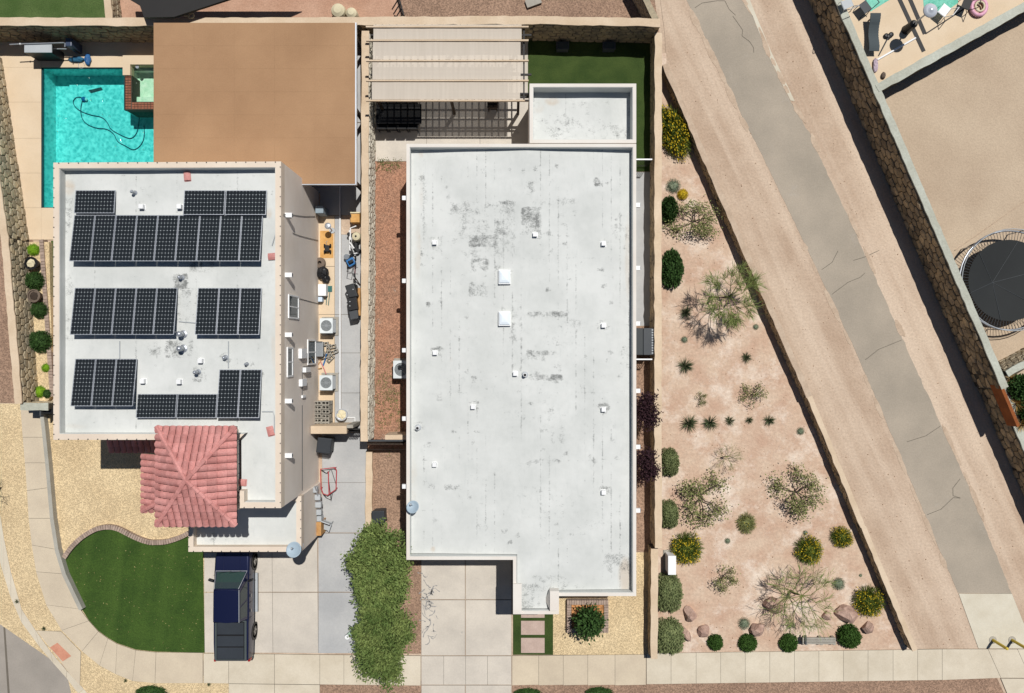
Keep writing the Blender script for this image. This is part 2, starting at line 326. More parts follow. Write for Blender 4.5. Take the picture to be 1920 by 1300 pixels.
def roofmat(name):
    m = bpy.data.materials.new(name); m.use_nodes = True; N = m.node_tree.nodes; K = m.node_tree.links; b = N['Principled BSDF']; b.inputs['Roughness'].default_value = 0.8
    b.inputs['Specular IOR Level'].default_value = 0.2
    geo = N.new('ShaderNodeNewGeometry').outputs['Position']
    def noise(sc, det, ro, st=None):
        n = N.new('ShaderNodeTexNoise'); n.inputs['Scale'].default_value = sc; n.inputs['Detail'].default_value = det; n.inputs['Roughness'].default_value = ro
        s = geo
        if st: mp = N.new('ShaderNodeMapping'); mp.inputs['Scale'].default_value = st; K.new(geo, mp.inputs[0]); s = mp.outputs[0]
        K.new(s, n.inputs['Vector']); return n.outputs['Fac']
    def mixc(f, a, bb):
        x = N.new('ShaderNodeMix'); x.data_type = 'RGBA'; K.new(f, x.inputs[0])
        for i, val in ((6, a), (7, bb)):
            if isinstance(val, tuple): x.inputs[i].default_value = (*val, 1)
            else: K.new(val, x.inputs[i])
        return x.outputs[2]
    def rng(v, lo, hi, a=0.0, bb=1.0):
        r = N.new('ShaderNodeMapRange'); r.inputs['From Min'].default_value = lo; r.inputs['From Max'].default_value = hi; r.inputs['To Min'].default_value = a; r.inputs['To Max'].default_value = bb; K.new(v, r.inputs[0]); return r.outputs[0]
    at_ = N.new('ShaderNodeAttribute'); at_.attribute_name = 'wear'; sep = N.new('ShaderNodeSeparateColor'); K.new(at_.outputs['Color'], sep.inputs[0])
    col = mixc(rng(noise(0.5, 6, 0.65), 0.35, 0.68), G(238,239,234,0.725), G(219,221,216,0.725))
    col = mixc(rng(noise(6, 5, 0.7, (1, 0.25, 1)), 0.55, 0.8, 0, 0.35), col, G(192,196,192,0.75))
    col = mixc(sep.outputs[1], col, G(206,188,166))
    s = N.new('ShaderNodeMath'); s.operation = 'ADD'; K.new(sep.outputs[0], s.inputs[0]); nm = N.new('ShaderNodeMath'); nm.operation = 'MULTIPLY_ADD'; nm.inputs[1].default_value = 0.85; K.new(noise(15, 5, 0.7, (1, 1.6, 1)), nm.inputs[0]); nh = N.new('ShaderNodeMath'); nh.operation = 'MULTIPLY_ADD'; nh.inputs[1].default_value = 0.85; nh.inputs[2].default_value = -0.33; K.new(noise(4.0, 6, 0.72), nh.inputs[0]); K.new(nh.outputs[0], nm.inputs[2]); K.new(nm.outputs[0], s.inputs[1])
    col = mixc(rng(s.outputs[0], 0.87, 1.12, 0, 0.78), col, G(96,98,96))
    K.new(col, b.inputs['Base Color'])
    bp = N.new('ShaderNodeBump'); bp.inputs['Distance'].default_value = 0.006; K.new(noise(5, 4, 0.6), bp.inputs['Height']); K.new(bp.outputs[0], b.inputs['Normal'])
    return m
M['roof'] = roofmat('roof_coating')
def solarmat():
    m = bpy.data.materials.new('solar_cells'); m.use_nodes = True; N = m.node_tree.nodes; K = m.node_tree.links; b = N['Principled BSDF']
    b.inputs['Roughness'].default_value = 0.18; b.inputs['Specular IOR Level'].default_value = 0.3
    uv = N.new('ShaderNodeUVMap'); sp = N.new('ShaderNodeSeparateXYZ'); K.new(uv.outputs[0], sp.inputs[0])
    def M2(op, a, bb=None):
        n = N.new('ShaderNodeMath'); n.operation = op
        for i, v in enumerate((a, bb)):
            if v is None: continue
            if isinstance(v, (int, float)): n.inputs[i].default_value = v
            else: K.new(v, n.inputs[i])
        return n.outputs[0]
    fx = M2('ABSOLUTE', M2('SUBTRACT', M2('FRACT', sp.outputs[0]), 0.5)); fy = M2('ABSOLUTE', M2('SUBTRACT', M2('FRACT', sp.outputs[1]), 0.5))
    line = M2('MAXIMUM', M2('GREATER_THAN', fx, 0.475), M2('GREATER_THAN', fy, 0.475)); dot = M2('GREATER_THAN', M2('ADD', fx, fy), 0.86)
    mx = N.new('ShaderNodeMix'); mx.data_type = 'RGBA'; mx.inputs[6].default_value = (0.016,0.019,0.022,1); mx.inputs[7].default_value = (0.1,0.115,0.12,1); K.new(line, mx.inputs[0])
    mx2 = N.new('ShaderNodeMix'); mx2.data_type = 'RGBA'; mx2.inputs[7].default_value = (0.42,0.45,0.46,1); K.new(dot, mx2.inputs[0]); K.new(mx.outputs[2], mx2.inputs[6]); K.new(mx2.outputs[2], b.inputs['Base Color'])
    return m
M['solar'] = solarmat()
def clothmat():
    m = bpy.data.materials.new('shade_cloth'); m.use_nodes = True; N = m.node_tree.nodes; K = m.node_tree.links; b = N['Principled BSDF']; out = N['Material Output']
    b.inputs['Roughness'].default_value = 0.9; b.inputs['Specular IOR Level'].default_value = 0.1
    nz = N.new('ShaderNodeTexNoise'); nz.inputs['Scale'].default_value = 3; geo = N.new('ShaderNodeNewGeometry'); mp = N.new('ShaderNodeMapping'); mp.inputs['Scale'].default_value = (3,0.15,1); K.new(geo.outputs['Position'], mp.inputs[0]); K.new(mp.outputs[0], nz.inputs['Vector'])
    r = N.new('ShaderNodeMix'); r.data_type = 'RGBA'; r.inputs[6].default_value = (*G(224,212,196,0.85),1); r.inputs[7].default_value = (*G(208,196,180,0.85),1); K.new(nz.outputs['Fac'], r.inputs[0]); K.new(r.outputs[2], b.inputs['Base Color'])
    tr = N.new('ShaderNodeBsdfTransparent'); ms = N.new('ShaderNodeMixShader'); ms.inputs[0].default_value = 0.14; K.new(b.outputs[0], ms.inputs[1]); K.new(tr.outputs[0], ms.inputs[2]); K.new(ms.outputs[0], out.inputs[0]); return m
M['cloth'] = clothmat()
def netmat():
    m = bpy.data.materials.new('safety_net'); m.use_nodes = True; N = m.node_tree.nodes; K = m.node_tree.links; b = N['Principled BSDF']; out = N['Material Output']
    b.inputs['Base Color'].default_value = (0.01,0.01,0.01,1); tr = N.new('ShaderNodeBsdfTransparent'); ms = N.new('ShaderNodeMixShader'); ms.inputs[0].default_value = 0.62
    K.new(b.outputs[0], ms.inputs[1]); K.new(tr.outputs[0], ms.inputs[2]); K.new(ms.outputs[0], out.inputs[0]); return m
M['net'] = netmat()
# ---------------------------------------------------------------- ground and pavements
def P(l, z=0.0): return [xy(a, b, z) for a, b in l]
def inset(poly, g):
    cx = sum(p[0] for p in poly)/len(poly); cy = sum(p[1] for p in poly)/len(poly); out = []
    for x, y in poly:
        d = math.hypot(x-cx, y-cy); k = (d - g*1.4)/d; out.append((cx+(x-cx)*k, cy+(y-cy)*k))
    return out
def slabs(name, polys, z, m, base_z=None, gap=0.009):
    """pavement: a joint-coloured bed with every slab lying on it"""
    mb = MB()
    for p in polys: mb.prism(P(p), -0.045, z - 0.012)
    base = struct(name, mb, M['joint'])
    for p in polys:
        MB().prism(inset(P(p), gap), z - 0.0119, z).build('slab', m, base)
    return base
# ground with an opening where the pool basin is sunk
g = MB(); hx0, hy0 = xy(64, 398); hx1, hy1 = xy(318, 112); B = 260
for a in ((-B,-B,hx0,B), (hx1,-B,B,B), (hx0,-B,hx1,hy0), (hx0,hy1,hx1,B)):
    g.quad((a[0],a[1],-0.02),(a[2],a[1],-0.02),(a[2],a[3],-0.02),(a[0],a[3],-0.02))
struct('ground', g, M['dirt'])
def sheet(name, poly, z, m): return struct(name, MB().sheet(P(poly), z), m)
sheet('gravel_bed', [(-200,757),(420,757),(420,1235),(170,1260),(100,1240),(-30,1150),(-200,1000)], 0.000, M['tan_gravel'])
sheet('gravel_bed', [(-300,300),(62,300),(62,756),(-300,756)], 0.000, M['brown_gravel'])
sheet('gravel_strip', [(120,1240),(430,1272),(430,1330),(140,1330)], -0.004, M['tan_gravel'])
sheet('gravel_strip', [(600,1276),(790,1276),(790,1330),(600,1330)], -0.004, M['brown_gravel'])
sheet('gravel_strip', [(960,1276),(1868,1268),(1896,1330),(960,1330)], -0.004, M['brown_gravel'])
sheet('gravel_bed', [(686,290),(800,290),(800,842),(686,842)], 0.000, M['red_gravel'])
sheet('gravel_bed', [(690,844),(792,844),(792,1226),(690,1226)], 0.000, M['brown_gravel'])
sheet('gravel_bed', [(1150,612),(1228,612),(1228,1035),(1150,1035)], 0.000, M['brown_gravel'])
sheet('gravel_bed', [(1030,1036),(1224,1036),(1224,1228),(1030,1228)], 0.004, M['tan_gravel'])
sheet('garden_ground', [(1232,100),(1250,100),(1480,640),(1714,1224),(1224,1224),(1224,1030),(1232,1028)], 0.000, M['garden'])
sheet('back_lawn', [(975,66),(1224,66),(1224,322),(975,322)], 0.004, M['turf2'])
sheet('side_passage', [(1150,323),(1224,323),(1224,611),(1150,611)], 0.004, M['drive_grey'])
# neighbouring yards beyond the back wall
sheet('neighbour_lawn', [(-300,-200),(202,-200),(202,60),(-300,60)], -0.010, M['turf3'])
sheet('neighbour_ground', [(203,-200),(700,-200),(748,0),(755,60),(203,60)], -0.010, M['pink_dirt'])
sheet('neighbour_gravel', [(700,-200),(1200,-200),(1236,60),(756,60)], -0.008, M['brown_gravel'])
# public path
PL = [(1232,-120),(1287,0),(1316,58),(1355,138),(1395,226),(1433,300),(1515,470),(1600,650),(1663,795),(1720,932),(1796,1112)]
PR = [(1896,1112),(1816,912),(1763,795),(1708,669),(1650,542),(1600,427),(1536,293),(1517,249),(1482,189),(1438,99),(1411,30),(1392,0),(1340,-120)]
def ragged(l, step, amp, seed):
    R_ = random.Random(seed); out = []
    for (a, b), (c, d) in zip(l, l[1:]):
        n = max(1, int(math.hypot(c-a, d-b)/step))
        for k in range(n): out.append((a+(c-a)*k/n+R_.uniform(-amp,amp), b+(d-b)*k/n+R_.uniform(-amp,amp)))
    return out + [l[-1]]
sheet('path_verge', [(1222,-120),(1246,60),(1250,118),(1714,1216),(1990,1216),(2040,1150),(1880,760),(1566,40),(1500,-120)], 0.001, M['dirt'])
path = struct('path', MB().prism(P(ragged(PL,9,.7,1)+ragged(PR,9,1.3,2)), -0.05, 0.008), M['path'])
mb = MB(); R = random.Random(8)
for l, sg in ((PL,1),(PR,-1)):        # sand drifted over the path edges
    for i in range(34):
        j = R.randrange(len(l)-1); f = R.random(); x = l[j][0]+(l[j+1][0]-l[j][0])*f - sg*3; y = l[j][1]+(l[j+1][1]-l[j][1])*f
        if y < -40 or y > 1100: continue
        ln_ = R.uniform(8,30); wd_ = R.uniform(3,6.5); d = Vector((l[j+1][0]-l[j][0], l[j+1][1]-l[j][1])).normalized(); q = []
        for k in range(14): t = 2*math.pi*k/14; rr = R.uniform(.75,1.1); q.append((x+d.x*ln_*math.cos(t)*rr-d.y*wd_*math.sin(t)*rr, y+d.y*ln_*math.cos(t)*rr+d.x*wd_*math.sin(t)*rr))
        mb.prism(P(q), -0.05, 0.0085+i*0.0001+(0.0038 if sg < 0 else 0))
struct('sand_drift', mb, M['sand'])
mb = MB()
for cr in ([(1303,16),(1316,7),(1345,2),(1360,2),(1368,18),(1380,30)], [(1374,30),(1384,44),(1392,56),(1391,68),(1404,79),(1412,90),(1414,100)], [(1600,488),(1622,482),(1648,470)], [(1622,676),(1648,656),(1690,638)], [(1560,552),(1590,530),(1612,520),(1622,512)],
           [(1700,828),(1735,818),(1762,800)], [(1738,965),(1765,955),(1788,933),(1800,934),(1786,930),(1786,915),(1800,898)], [(1540,505),(1560,492),(1572,470)]):
    q = [at(a + random.uniform(-1,1), b + random.uniform(-1,1), 0.0) for a, b in cr]
    for a, b in zip(q, q[1:]):
        d = (b-a).normalized(); n = Vector((-d.y, d.x, 0))*0.014
        mb.add([(*(a-n).xy, 0.0125), (*(b-n).xy, 0.0125), (*(b+n).xy, 0.0125), (*(a+n).xy, 0.0125)], [(0,1,2,3)])
mb.build('crack', M['joint'], path)
mb = MB()   # worn sandy rim along the path edge
sheet('path_rim', [(1389,-10),(1402,-10),(1417,28),(1446,98),(1490,190),(1482,189),(1438,99),(1411,30)], 0.014, M['ramp'])
slabs('ramp_pavement', [[(1797,1113),(1897,1113),(1918,1165),(1940,1216),(1834,1216)]], 0.022, M['ramp'])
# front pavement
xs = [1212,1258,1305,1351,1397,1443,1489,1535,1581,1627,1674,1720,1766]
polys = [[(a,1225-(a-1212)*0.0145),(b,1225-(b-1212)*0.0145),(b,1283-(b-1212)*0.0145),(a,1283-(a-1212)*0.0145)] for a, b in zip(xs, xs[1:])]
polys += [[(1766,1217),(1852,1217),(1876,1271),(1766,1275)], [(1852,1217),(1907,1217),(1931,1271),(1876,1271)], [(1907,1217),(1960,1217),(1980,1271),(1931,1271)], [(1876,1272),(1931,1272),(1960,1330),(1900,1330)]]
slabs('sidewalk', polys, 0.03, M['walk'])
xs = [960,1010,1056,1102,1153,1211]
slabs('sidewalk', [[(a,1229.5-(a-960)*0.01),(b,1229.5-(b-960)*0.01),(b,1284),(a,1285)] for a, b in zip(xs, xs[1:])], 0.03, M['walk2'])
xs = [382,429,515,600,645,690,742,789]
slabs('sidewalk', [[(a,1225+(a-382)*0.011),(b,1225+(b-382)*0.011),(b,1281+(b-382)*0.011),(a,1281+(a-382)*0.011)] for a, b in zip(xs, xs[1:])] + [[(429,1282),(515,1283),(515,1330),(429,1330)],[(515,1283),(600,1284),(600,1330),(515,1330)]], 0.03, M['walk'])
outer = [(39,766),(43,820),(47,868),(51,920),(54,972),(60,1022),(68,1072),(87,1134),(116,1182),(154,1221),(187,1248),(217,1264),(249,1277),(291,1281),(381,1281)]
inner = [(79,766),(86,820),(91,868),(94,914),(98,972),(106,1030),(120,1076),(151,1142),(167,1164),(185,1184),(203,1197),(220,1207),(255,1219),(293,1223),(381,1224)]
slabs('sidewalk', [[outer[i],outer[i+1],inner[i+1],inner[i]] for i in range(len(outer)-1)], 0.03, M['walk2'])
slabs('kerb_ramp', [[(68,1182),(115,1184),(152,1222),(150,1290),(112,1238)]], 0.02, M['walk2'])
MB().prism(P([(94,1214),(108,1205),(134,1230),(118,1240)]), 0.0, 0.028).build('warning_pad', M['ada'], kind='structure')
ci = [(-60,700),(-20,860),(0,960),(8,1009),(21,1072),(41,1142),(66,1180),(95,1221),(126,1258),(158,1292),(190,1330)]
co = [(-90,720),(-40,900),(0,1051),(8,1080),(21,1121),(41,1167),(75,1213),(100,1243),(125,1271),(147,1300),(172,1330)]
kb = struct('kerb', MB().prism(P(ci[:1]+co[:1]), -0.1, -0.09) if False else MB().box(*xy(-60,1330), -0.1, *xy(-61,1331), -0.09), M['walk'])
for i in range(len(ci)-1): MB().prism(inset(P([ci[i],ci[i+1],co[i+1],co[i]]), 0.006), -0.12, 0.03).build('kerb_stone', M['walk'], kb)
st = co + [(2600,1330),(2600,1800),(-700,1800),(-700,720)]
struct('street', MB().sheet(P(st), -0.012), M['street'])
MB().prism(P([(0,1080),(3,1080),(20,1330),(16,1330)]), -0.02, -0.008).build('street_joint', M['joint'], kind='structure')
# left drive, side drive, right drive
slabs('driveway', [[(383,1000),(510,1000),(511,1110),(383,1110)],[(510,1000),(595,1000),(596,1110),(511,1110)],[(383,1111),(511,1111),(512,1224),(384,1224)],[(511,1111),(596,1111),(597,1225),(512,1224)]], 0.02, M['drive'])
slabs('side_drive', [[(597,1000),(690,1000),(690,1110),(597,1110)],[(597,1111),(690,1111),(690,1225),(597,1225)]] + [[(604,y0),(689,y0),(689,y1),(604,y1)] for y0, y1 in ((812,905),(905,999))] + [[(640,y0),(677,y0),(677,y1),(640,y1)] for y0, y1 in ((440,590),(590,662),(662,737),(737,811))] + [[(628,y0),(639.5,y0),(639.5,y1),(628,y1)] for y0, y1 in ((405,590),(590,700),(700,811))], 0.02, M['drive_grey'])
slabs('side_strip', [[(596,y0),(627.5,y0),(627.5,y1),(596,y1)] for y0, y1 in ((405,500),(500,590),(590,662),(662,737),(737,811))], 0.02, M['deck'])
slabs('driveway', [[(790,1000),(872,1000),(872,1124),(790,1124)],[(873,1000),(959,1000),(959,1124),(873,1124)],[(790,1125),(872,1125),(872,1229),(790,1229)],[(873,1125),(959,1125),(959,1229),(873,1229)]] + [[(a,1230),(b,1230),(b,1284),(a,1284)] for a, b in ((790,832),(832,873),(873,914),(914,959))] + [[(790,1285),(872,1285),(872,1330),(790,1330)],[(873,1285),(959,1285),(959,1330),(873,1330)]], 0.02, M['drive'])
# oil marks on the right drive
mb = MB(); R = random.Random(3)
for i in range(34):
    cx = R.gauss(804, 6); cy = R.gauss(1138, 30); ang = R.uniform(0, 6.28)
    for k in range(R.randint(2, 7)):
        nx_, ny_ = cx + 3.2*math.cos(ang), cy + 3.2*math.sin(ang)*1.3; ang += R.uniform(-.9, .9)
        a = at(cx, cy); b = at(nx_, ny_); d = (b-a).normalized(); n = Vector((-d.y, d.x, 0))*R.uniform(.008, .03)
        mb.add([(*(a-n).xy, .0245), (*(b-n).xy, .0245), (*(b+n).xy, .0245), (*(a+n).xy, .0245)], [(0,1,2,3)]); cx, cy = nx_, ny_
o = mb.build('oil_stain', mat('oil', (.3,.29,.28), amt=.3, fine=30), kind='stuff'); tag(o, 'dark oil spatter on the pale two-car driveway', 'oil stain')
# patios
slabs('patio_floor', [[(300,78),(420,78),(420,230),(300,230)],[(420,78),(550,78),(550,230),(420,230)],[(550,78),(676,78),(676,230),(550,230)],[(300,231),(420,231),(420,362),(300,362)],[(420,231),(550,231),(550,362),(420,362)],[(550,231),(676,231),(676,404),(600,404),(600,362),(550,362)]], 0.02, M['drive_grey'])
slabs('back_patio', [[(704,78),(800,78),(800,180),(704,180)],[(800,78),(900,78),(900,180),(800,180)],[(900,78),(990,78),(990,180),(900,180)],[(704,181),(800,181),(800,303),(704,303)],[(800,181),(900,181),(900,303),(800,303)],[(900,181),(1000,181),(1000,303),(900,303)]], 0.02, M['drive'])
# pool deck, pool and spa
def lx(y): return float(np.interp(y, [77,100,190,260,320,450], [-14,-10,6,18,28,48]))
ys = [77,127,192,260,325,390,450]
dk = [[(lx(a),a),(78,a),(78,b),(lx(b),b)] for a, b in zip(ys, ys[1:])] + [[(78,77),(160,77),(160,127),(78,127)],[(160,77),(300,77),(300,127),(160,127)],[(78,390),(110,390),(110,450),(78,450)],[(110,390),(240,390),(240,450),(110,450)],[(228,356),(320,356),(320,389),(228,389)],[(300,77),(320,77),(320,355),(300,355)]]
slabs('pool_deck', dk, 0.03, M['deck'], gap=0.004)
POOL = [(78,127),(233,127),(233,206),(300,206),(300,355),(228,355),(228,390),(78,390)]
pp = P(POOL); PD = D = -1.2
mb = MB(); n = len(pp)
mb.sheet(pp, D)
for i in range(n):
    a, b = pp[i], pp[(i+1)%n]; mb.quad((a[0],a[1],D),(b[0],b[1],D),(b[0],b[1],0.0),(a[0],a[1],0.0))
struct('pool_basin', mb, M['plaster'])
mb = MB()
for i in range(n):
    a, b = Vector(pp[i]), Vector(pp[(i+1)%n]); d = (b-a).normalized(); nn = Vector((d.y,-d.x))
    if (Vector((sum(q[0] for q in pp)/n, sum(q[1] for q in pp)/n))-a).dot(nn) < 0: nn = -nn
    mb.prism([tuple(a), tuple(b), tuple(b+nn*0.03), tuple(a+nn*0.03)], -0.14, -0.02)
struct('pool_tile_band', mb, mat('water_line_tile', (0.02,0.07,0.08), amt=0.3, fine=30))
o = struct('pool_water', MB().sheet(pp, -0.1), M['water'])
# submerged dark flat rectangle on the pool floor
MB().prism(P([(166,170),(190,164),(193,169),(171,175)], D), D+0.001, D+0.03).build('dark_rectangle', M['dgrey'], o)
# spa: raised, brick-faced, beige coping, mint water
sp = thing('spa', 'raised hot tub with beige coping and brick sides at the pool corner', 'hot tub', at(262,165,0))
mb = MB(); mb.pbox(230,104,300,121,0.03,0.44); mb.pbox(230,121.0,244,141,0.03,0.44); mb.build('coping', M['deck'], sp)
mb = MB(); mb.pbox(235,141.3,247,206,-1.0,0.30); mb.pbox(247,192,300,206,-1.0,0.30); core = mb.build('brick_wall', M['core'], sp)
bk = MB()
for j in range(13):
    for i in range(2):
        a = at(235.6+i*5.7, 142+j*4.9, 0.3); bk.box(a.x, a.y, 0.3, a.x+0.13, a.y-0.105, 0.335)
for i in range(8):
    for j in range(3):
        a = at(248+i*5.9, 192.6+j*4.4, 0.3); bk.box(a.x, a.y, 0.3, a.x+0.135, a.y-0.1, 0.335)
bk.build('brickwork', M['brick'], sp, kind='stuff')
mb = MB(); mb.pbox(244.5,121.3,300,191,-0.62,-0.55); mb.pbox(244.5,121.3,252,191,-0.549,-0.2); mb.pbox(252.2,121.3,300,133,-0.549,-0.2); mb.pbox(252.2,182,300,191,-0.549,-0.2); mb.build('basin', M['spa_plaster'], sp)
MB().pbox(244.6,121.4,300,190.8,0.27,0.275).build('water', M['spa_water'], sp)
MB().cyl(at(258,126,0.28), 0.09, 0.05, 12).build('float', M['steel'], sp)
# lawn with its curving brick edging, low wall and paver strip
edge = [(120,1049),(128,1037),(137,1026),(151,1013),(166,1003),(180,996),(195,993),(208,993),(220,996),(232,1002),(245,1009),(256,1014),(266,1018),(280,1022),(295,1022),(310,1021),(324,1017),(338,1012),(351,1005),(370,996),(412,990)]
struct('lawn', MB().prism(P(edge + [(412,1036),(381,1036),(384,1224),(293,1222),(255,1218),(220,1206),(203,1196),(185,1183),(167,1163),(153,1141),(134,1100)]), -0.02, 0.02), M['turf'])
be = thing('brick_edging', 'curving row of buff bricks edging the front lawn against tan gravel', 'edging', at(240,1005,0))
def chaikin(p, n=2):
    for _ in range(n):
        q = [p[0]]
        for a, b in zip(p, p[1:]): q += [(a[0]*.75+b[0]*.25, a[1]*.75+b[1]*.25), (a[0]*.25+b[0]*.75, a[1]*.25+b[1]*.75)]
        p = q + [p[-1]]
    return p
pts = [Vector(xy(a, b-4, 0.2)) for a, b in chaikin(edge[:19])]
acc = 0; last = None; cb = None
for a, b in zip(pts, pts[1:]):
    d = b-a; Ls = d.length; t = 0
    while t < Ls:
        if acc <= 0:
            p = a + d*(t/Ls); mb = MB().cbox((p.x, p.y, 0.09), 0.108, 0.24, 0.2 + random.uniform(-.008,.008), rz=math.atan2(d.y, d.x)); mb.build('brick', M['paver'], be); acc = 0.122
        st_ = min(0.01, Ls-t) or 0.01; t += st_; acc -= st_
lw = [(81,770),(85,800),(92,868),(96,914),(101,972),(110,1030),(124,1076),(155,1141)]
rw = [(x+6.5, y-3) for x, y in lw]
o = MB().prism(P(lw)+P(rw)[::-1], -0.02, 0.32).build('garden_wall', mat('low_wall', G(186,182,170), G(170,166,154), big=1, amt=0.1))
tag(o, 'low grey concrete wall curving along the pavement beside the front yard', 'wall')
# entry strip of turf with paver pads
struct('entry_lawn', MB().prism(P([(962,1080),(1037,1080),(1037,1228),(962,1228)]), -0.02, 0.012), M['turf2'])
for i, (a, b) in enumerate(((1120,1158),(1164,1190),(1196,1224))):
    o = MB().prism(P([(977,a),(1021,a),(1021,b),(977,b)]), 0.0, 0.035).build('stepping_pad', M['pad'])
    tag(o, ['pink concrete stepping pad touching the entry wall','pink concrete stepping pad in the middle of the entry turf','pink concrete stepping pad next to the front pavement'][i], 'stepping stone', 'stepping pads to the entry')

# ---------------------------------------------------------------- freestanding walls
def hexstones(L_, Hh, sw, sh, seed=1):
    """irregular rubble pattern: cells around jittered seeds, as wide as sw and as high as sh on average"""
    R = random.Random(seed); rows = max(1, int(round(Hh/sh))); sh = Hh/rows; cols = max(1, int(round(L_/sw))); sw = L_/cols; seeds = {}
    for j in range(-1, rows+1):
        for c in range(-1, cols+1): seeds[(c,j)] = ((c+.5+(.25 if j % 2 else -.25)+R.uniform(-.3,.3))*sw, (j+.5+R.uniform(-.27,.27))*sh)
    out = []
    for j in range(rows):
        for c in range(cols):
            sx, sy = seeds[(c,j)]; sx = min(max(sx,.02),L_-.02); poly = [(max(0,sx-sw*1.2),max(0,sy-sh*1.2)),(min(L_,sx+sw*1.2),max(0,sy-sh*1.2)),(min(L_,sx+sw*1.2),min(Hh,sy+sh*1.2)),(max(0,sx-sw*1.2),min(Hh,sy+sh*1.2))]
            for dj in (-1,0,1):
                for dc in (-2,-1,0,1,2):
                    if (dc,dj) == (0,0) or (c+dc,j+dj) not in seeds: continue
                    ox, oy = seeds[(c+dc,j+dj)]; mx, my = (sx+ox)/2, (sy+oy)/2; nx, ny = (ox-sx)/sw**2, (oy-sy)/sh**2; q = []
                    for k in range(len(poly)):
                        a, b = poly[k-1], poly[k]; da = (a[0]-mx)*nx+(a[1]-my)*ny; db = (b[0]-mx)*nx+(b[1]-my)*ny
                        if (da <= 0) != (db <= 0): t = da/(da-db); q.append((a[0]+(b[0]-a[0])*t, a[1]+(b[1]-a[1])*t))
                        if db <= 0: q.append(b)
                    poly = q
                    if len(poly) < 3: break
                if len(poly) < 3: break
            if len(poly) >= 3: out.append(poly)
    return out
def stone_geo(pts, o, d, n, depth, R):
    m = len(pts); cu = sum(p[0] for p in pts)/m; cv = sum(p[1] for p in pts)/m; vs = []; dp = depth*R.uniform(.55,1.1)
    for k, off in ((0.95, -0.02), (0.86, dp*R.uniform(.6,.85)), (0.6, dp)):
        for u, v in pts:
            q = o + d*(cu+(u-cu)*k) + n*off; vs.append((q.x, q.y, cv+(v-cv)*k))
    fs = [tuple(range(2*m,3*m))]
    for r in (0, m):
        for i in range(m): fs.append((r+i, r+(i+1)%m, r+m+(i+1)%m, r+m+i))
    return vs, fs
def wall(name, label, line, h, thick, side, cap, stones=None, sw=0.4, sh=0.3, smat=None, depth=0.06, z0=-0.05, seed=1, parts=0, face_from=0.0, coremat=None, capover=0.03, vis=None):
    """line: top edge of the visible face in plan units at height h; side: +1 face looks left of the line direction"""
    pl = [Vector(xy(a, b, h)) for a, b in line]; nn = []
    for i in range(len(pl)):
        d = (pl[min(i+1,len(pl)-1)] - pl[max(i-1,0)]).normalized(); nn.append(Vector((-d.y, d.x))*side)
    t = thing(name, label, 'wall', (pl[0].x, pl[0].y, z0))
    strip = lambda a, b: [tuple(p + n_*a) for p, n_ in zip(pl, nn)] + [tuple(p - n_*b) for p, n_ in reversed(list(zip(pl, nn)))]
    cm = coremat or M['core']
    MB().prism(strip(0, thick), z0, h-0.07).build('core', cm, t)
    RR = random.Random(seed*3+1); A_ = []; B_ = []      # hand-trowelled cap with uneven edges
    for i in range(len(pl)-1):
        n_seg = max(1, int((pl[i+1]-pl[i]).length/0.35))
        for k in range(n_seg + (1 if i == len(pl)-2 else 0)):
            f = k/n_seg; p_ = pl[i].lerp(pl[i+1], f); q_ = nn[i].lerp(nn[i+1], f); A_.append(tuple(p_ + q_*(capover+RR.uniform(-.025,.03)))); B_.append(tuple(p_ - q_*(thick+capover+RR.uniform(-.02,.02))))
    MB().prism(A_ + B_[::-1], h-0.0699, h).build('cap', cap, t)
    if stones:
        R = random.Random(seed); cnt = 0; rest = MB(); allst = []
        for i in range(len(pl)-1):
            a, b = pl[i], pl[i+1]; d = (b-a); L_ = d.length; d.normalize(); n_ = Vector((-d.y, d.x))*side
            for pts in hexstones(L_, h-0.1-face_from, sw, sh, seed+i):
                pts = [(u, v+face_from) for u, v in pts]; c = a + d*(sum(p[0] for p in pts)/len(pts))
                px = 960 + c.x*S; py = 650 - c.y*S
                allst.append((0 if (-20 < px < 1940 and -20 < py < 1320) else 1, pts, a.copy(), d.copy(), n_.copy()))
        allst.sort(key=lambda q: q[0])
        for q, pts, a, d, n_ in allst:
            vs, fs = stone_geo(pts, a, d, n_, depth, R)
            if cnt < parts and q == 0: MB().add(vs, fs).build('stone', smat or M['stone'], t); cnt += 1
            else: rest.add(vs, fs)
        if rest.v: rest.build('stonework', smat or M['stone'], t, kind='stuff')
    return t
# big retaining wall above the path, holding the neighbours' terrace
ZL = 0.35; ZT = 1.9; ZR = 2.1     # neighbour lot, raised pool patio, retaining wall top
wall('retaining_wall', 'tall rough rock retaining wall with pale cap beside the diagonal path', [(1480,-200),(1566,0),(1869,704),(1880,730)], ZR, 0.3, -1, M['cap_grey'], True, 0.5, 0.36, M['stone'], 0.09, seed=4, parts=300)
wall('retaining_wall', 'lower stretch of rock retaining wall continuing past the rust-brown board', [(1873,731),(1940,890),(2060,1170)], 1.6, 0.42, -1, M['cap_grey'], True, 0.5, 0.36, M['stone'], 0.09, seed=5, parts=60)
tl = [xy(1487,-200,ZR), xy(1572,0,ZR), xy(1879,712,ZR), xy(1892,738,ZR), xy(2080,1180,1.6)]
tz = [(p[0]+0.2, p[1]) for p in tl] + [(80, -14.0), (80, 30), (tl[0][0]+0.2, 30)]
struct('terrace', MB().prism(tz, -0.05, ZL), M['dirt_lot'])
wall('terrace_wall', 'low grey-capped wall between the neighbour pool patio and bare dirt lot', [(1648,172),(1921,20),(2300,-190)], ZT+0.22, 0.36, -1, M['cap_grey'], None, z0=ZL-0.02, coremat=M['core'])
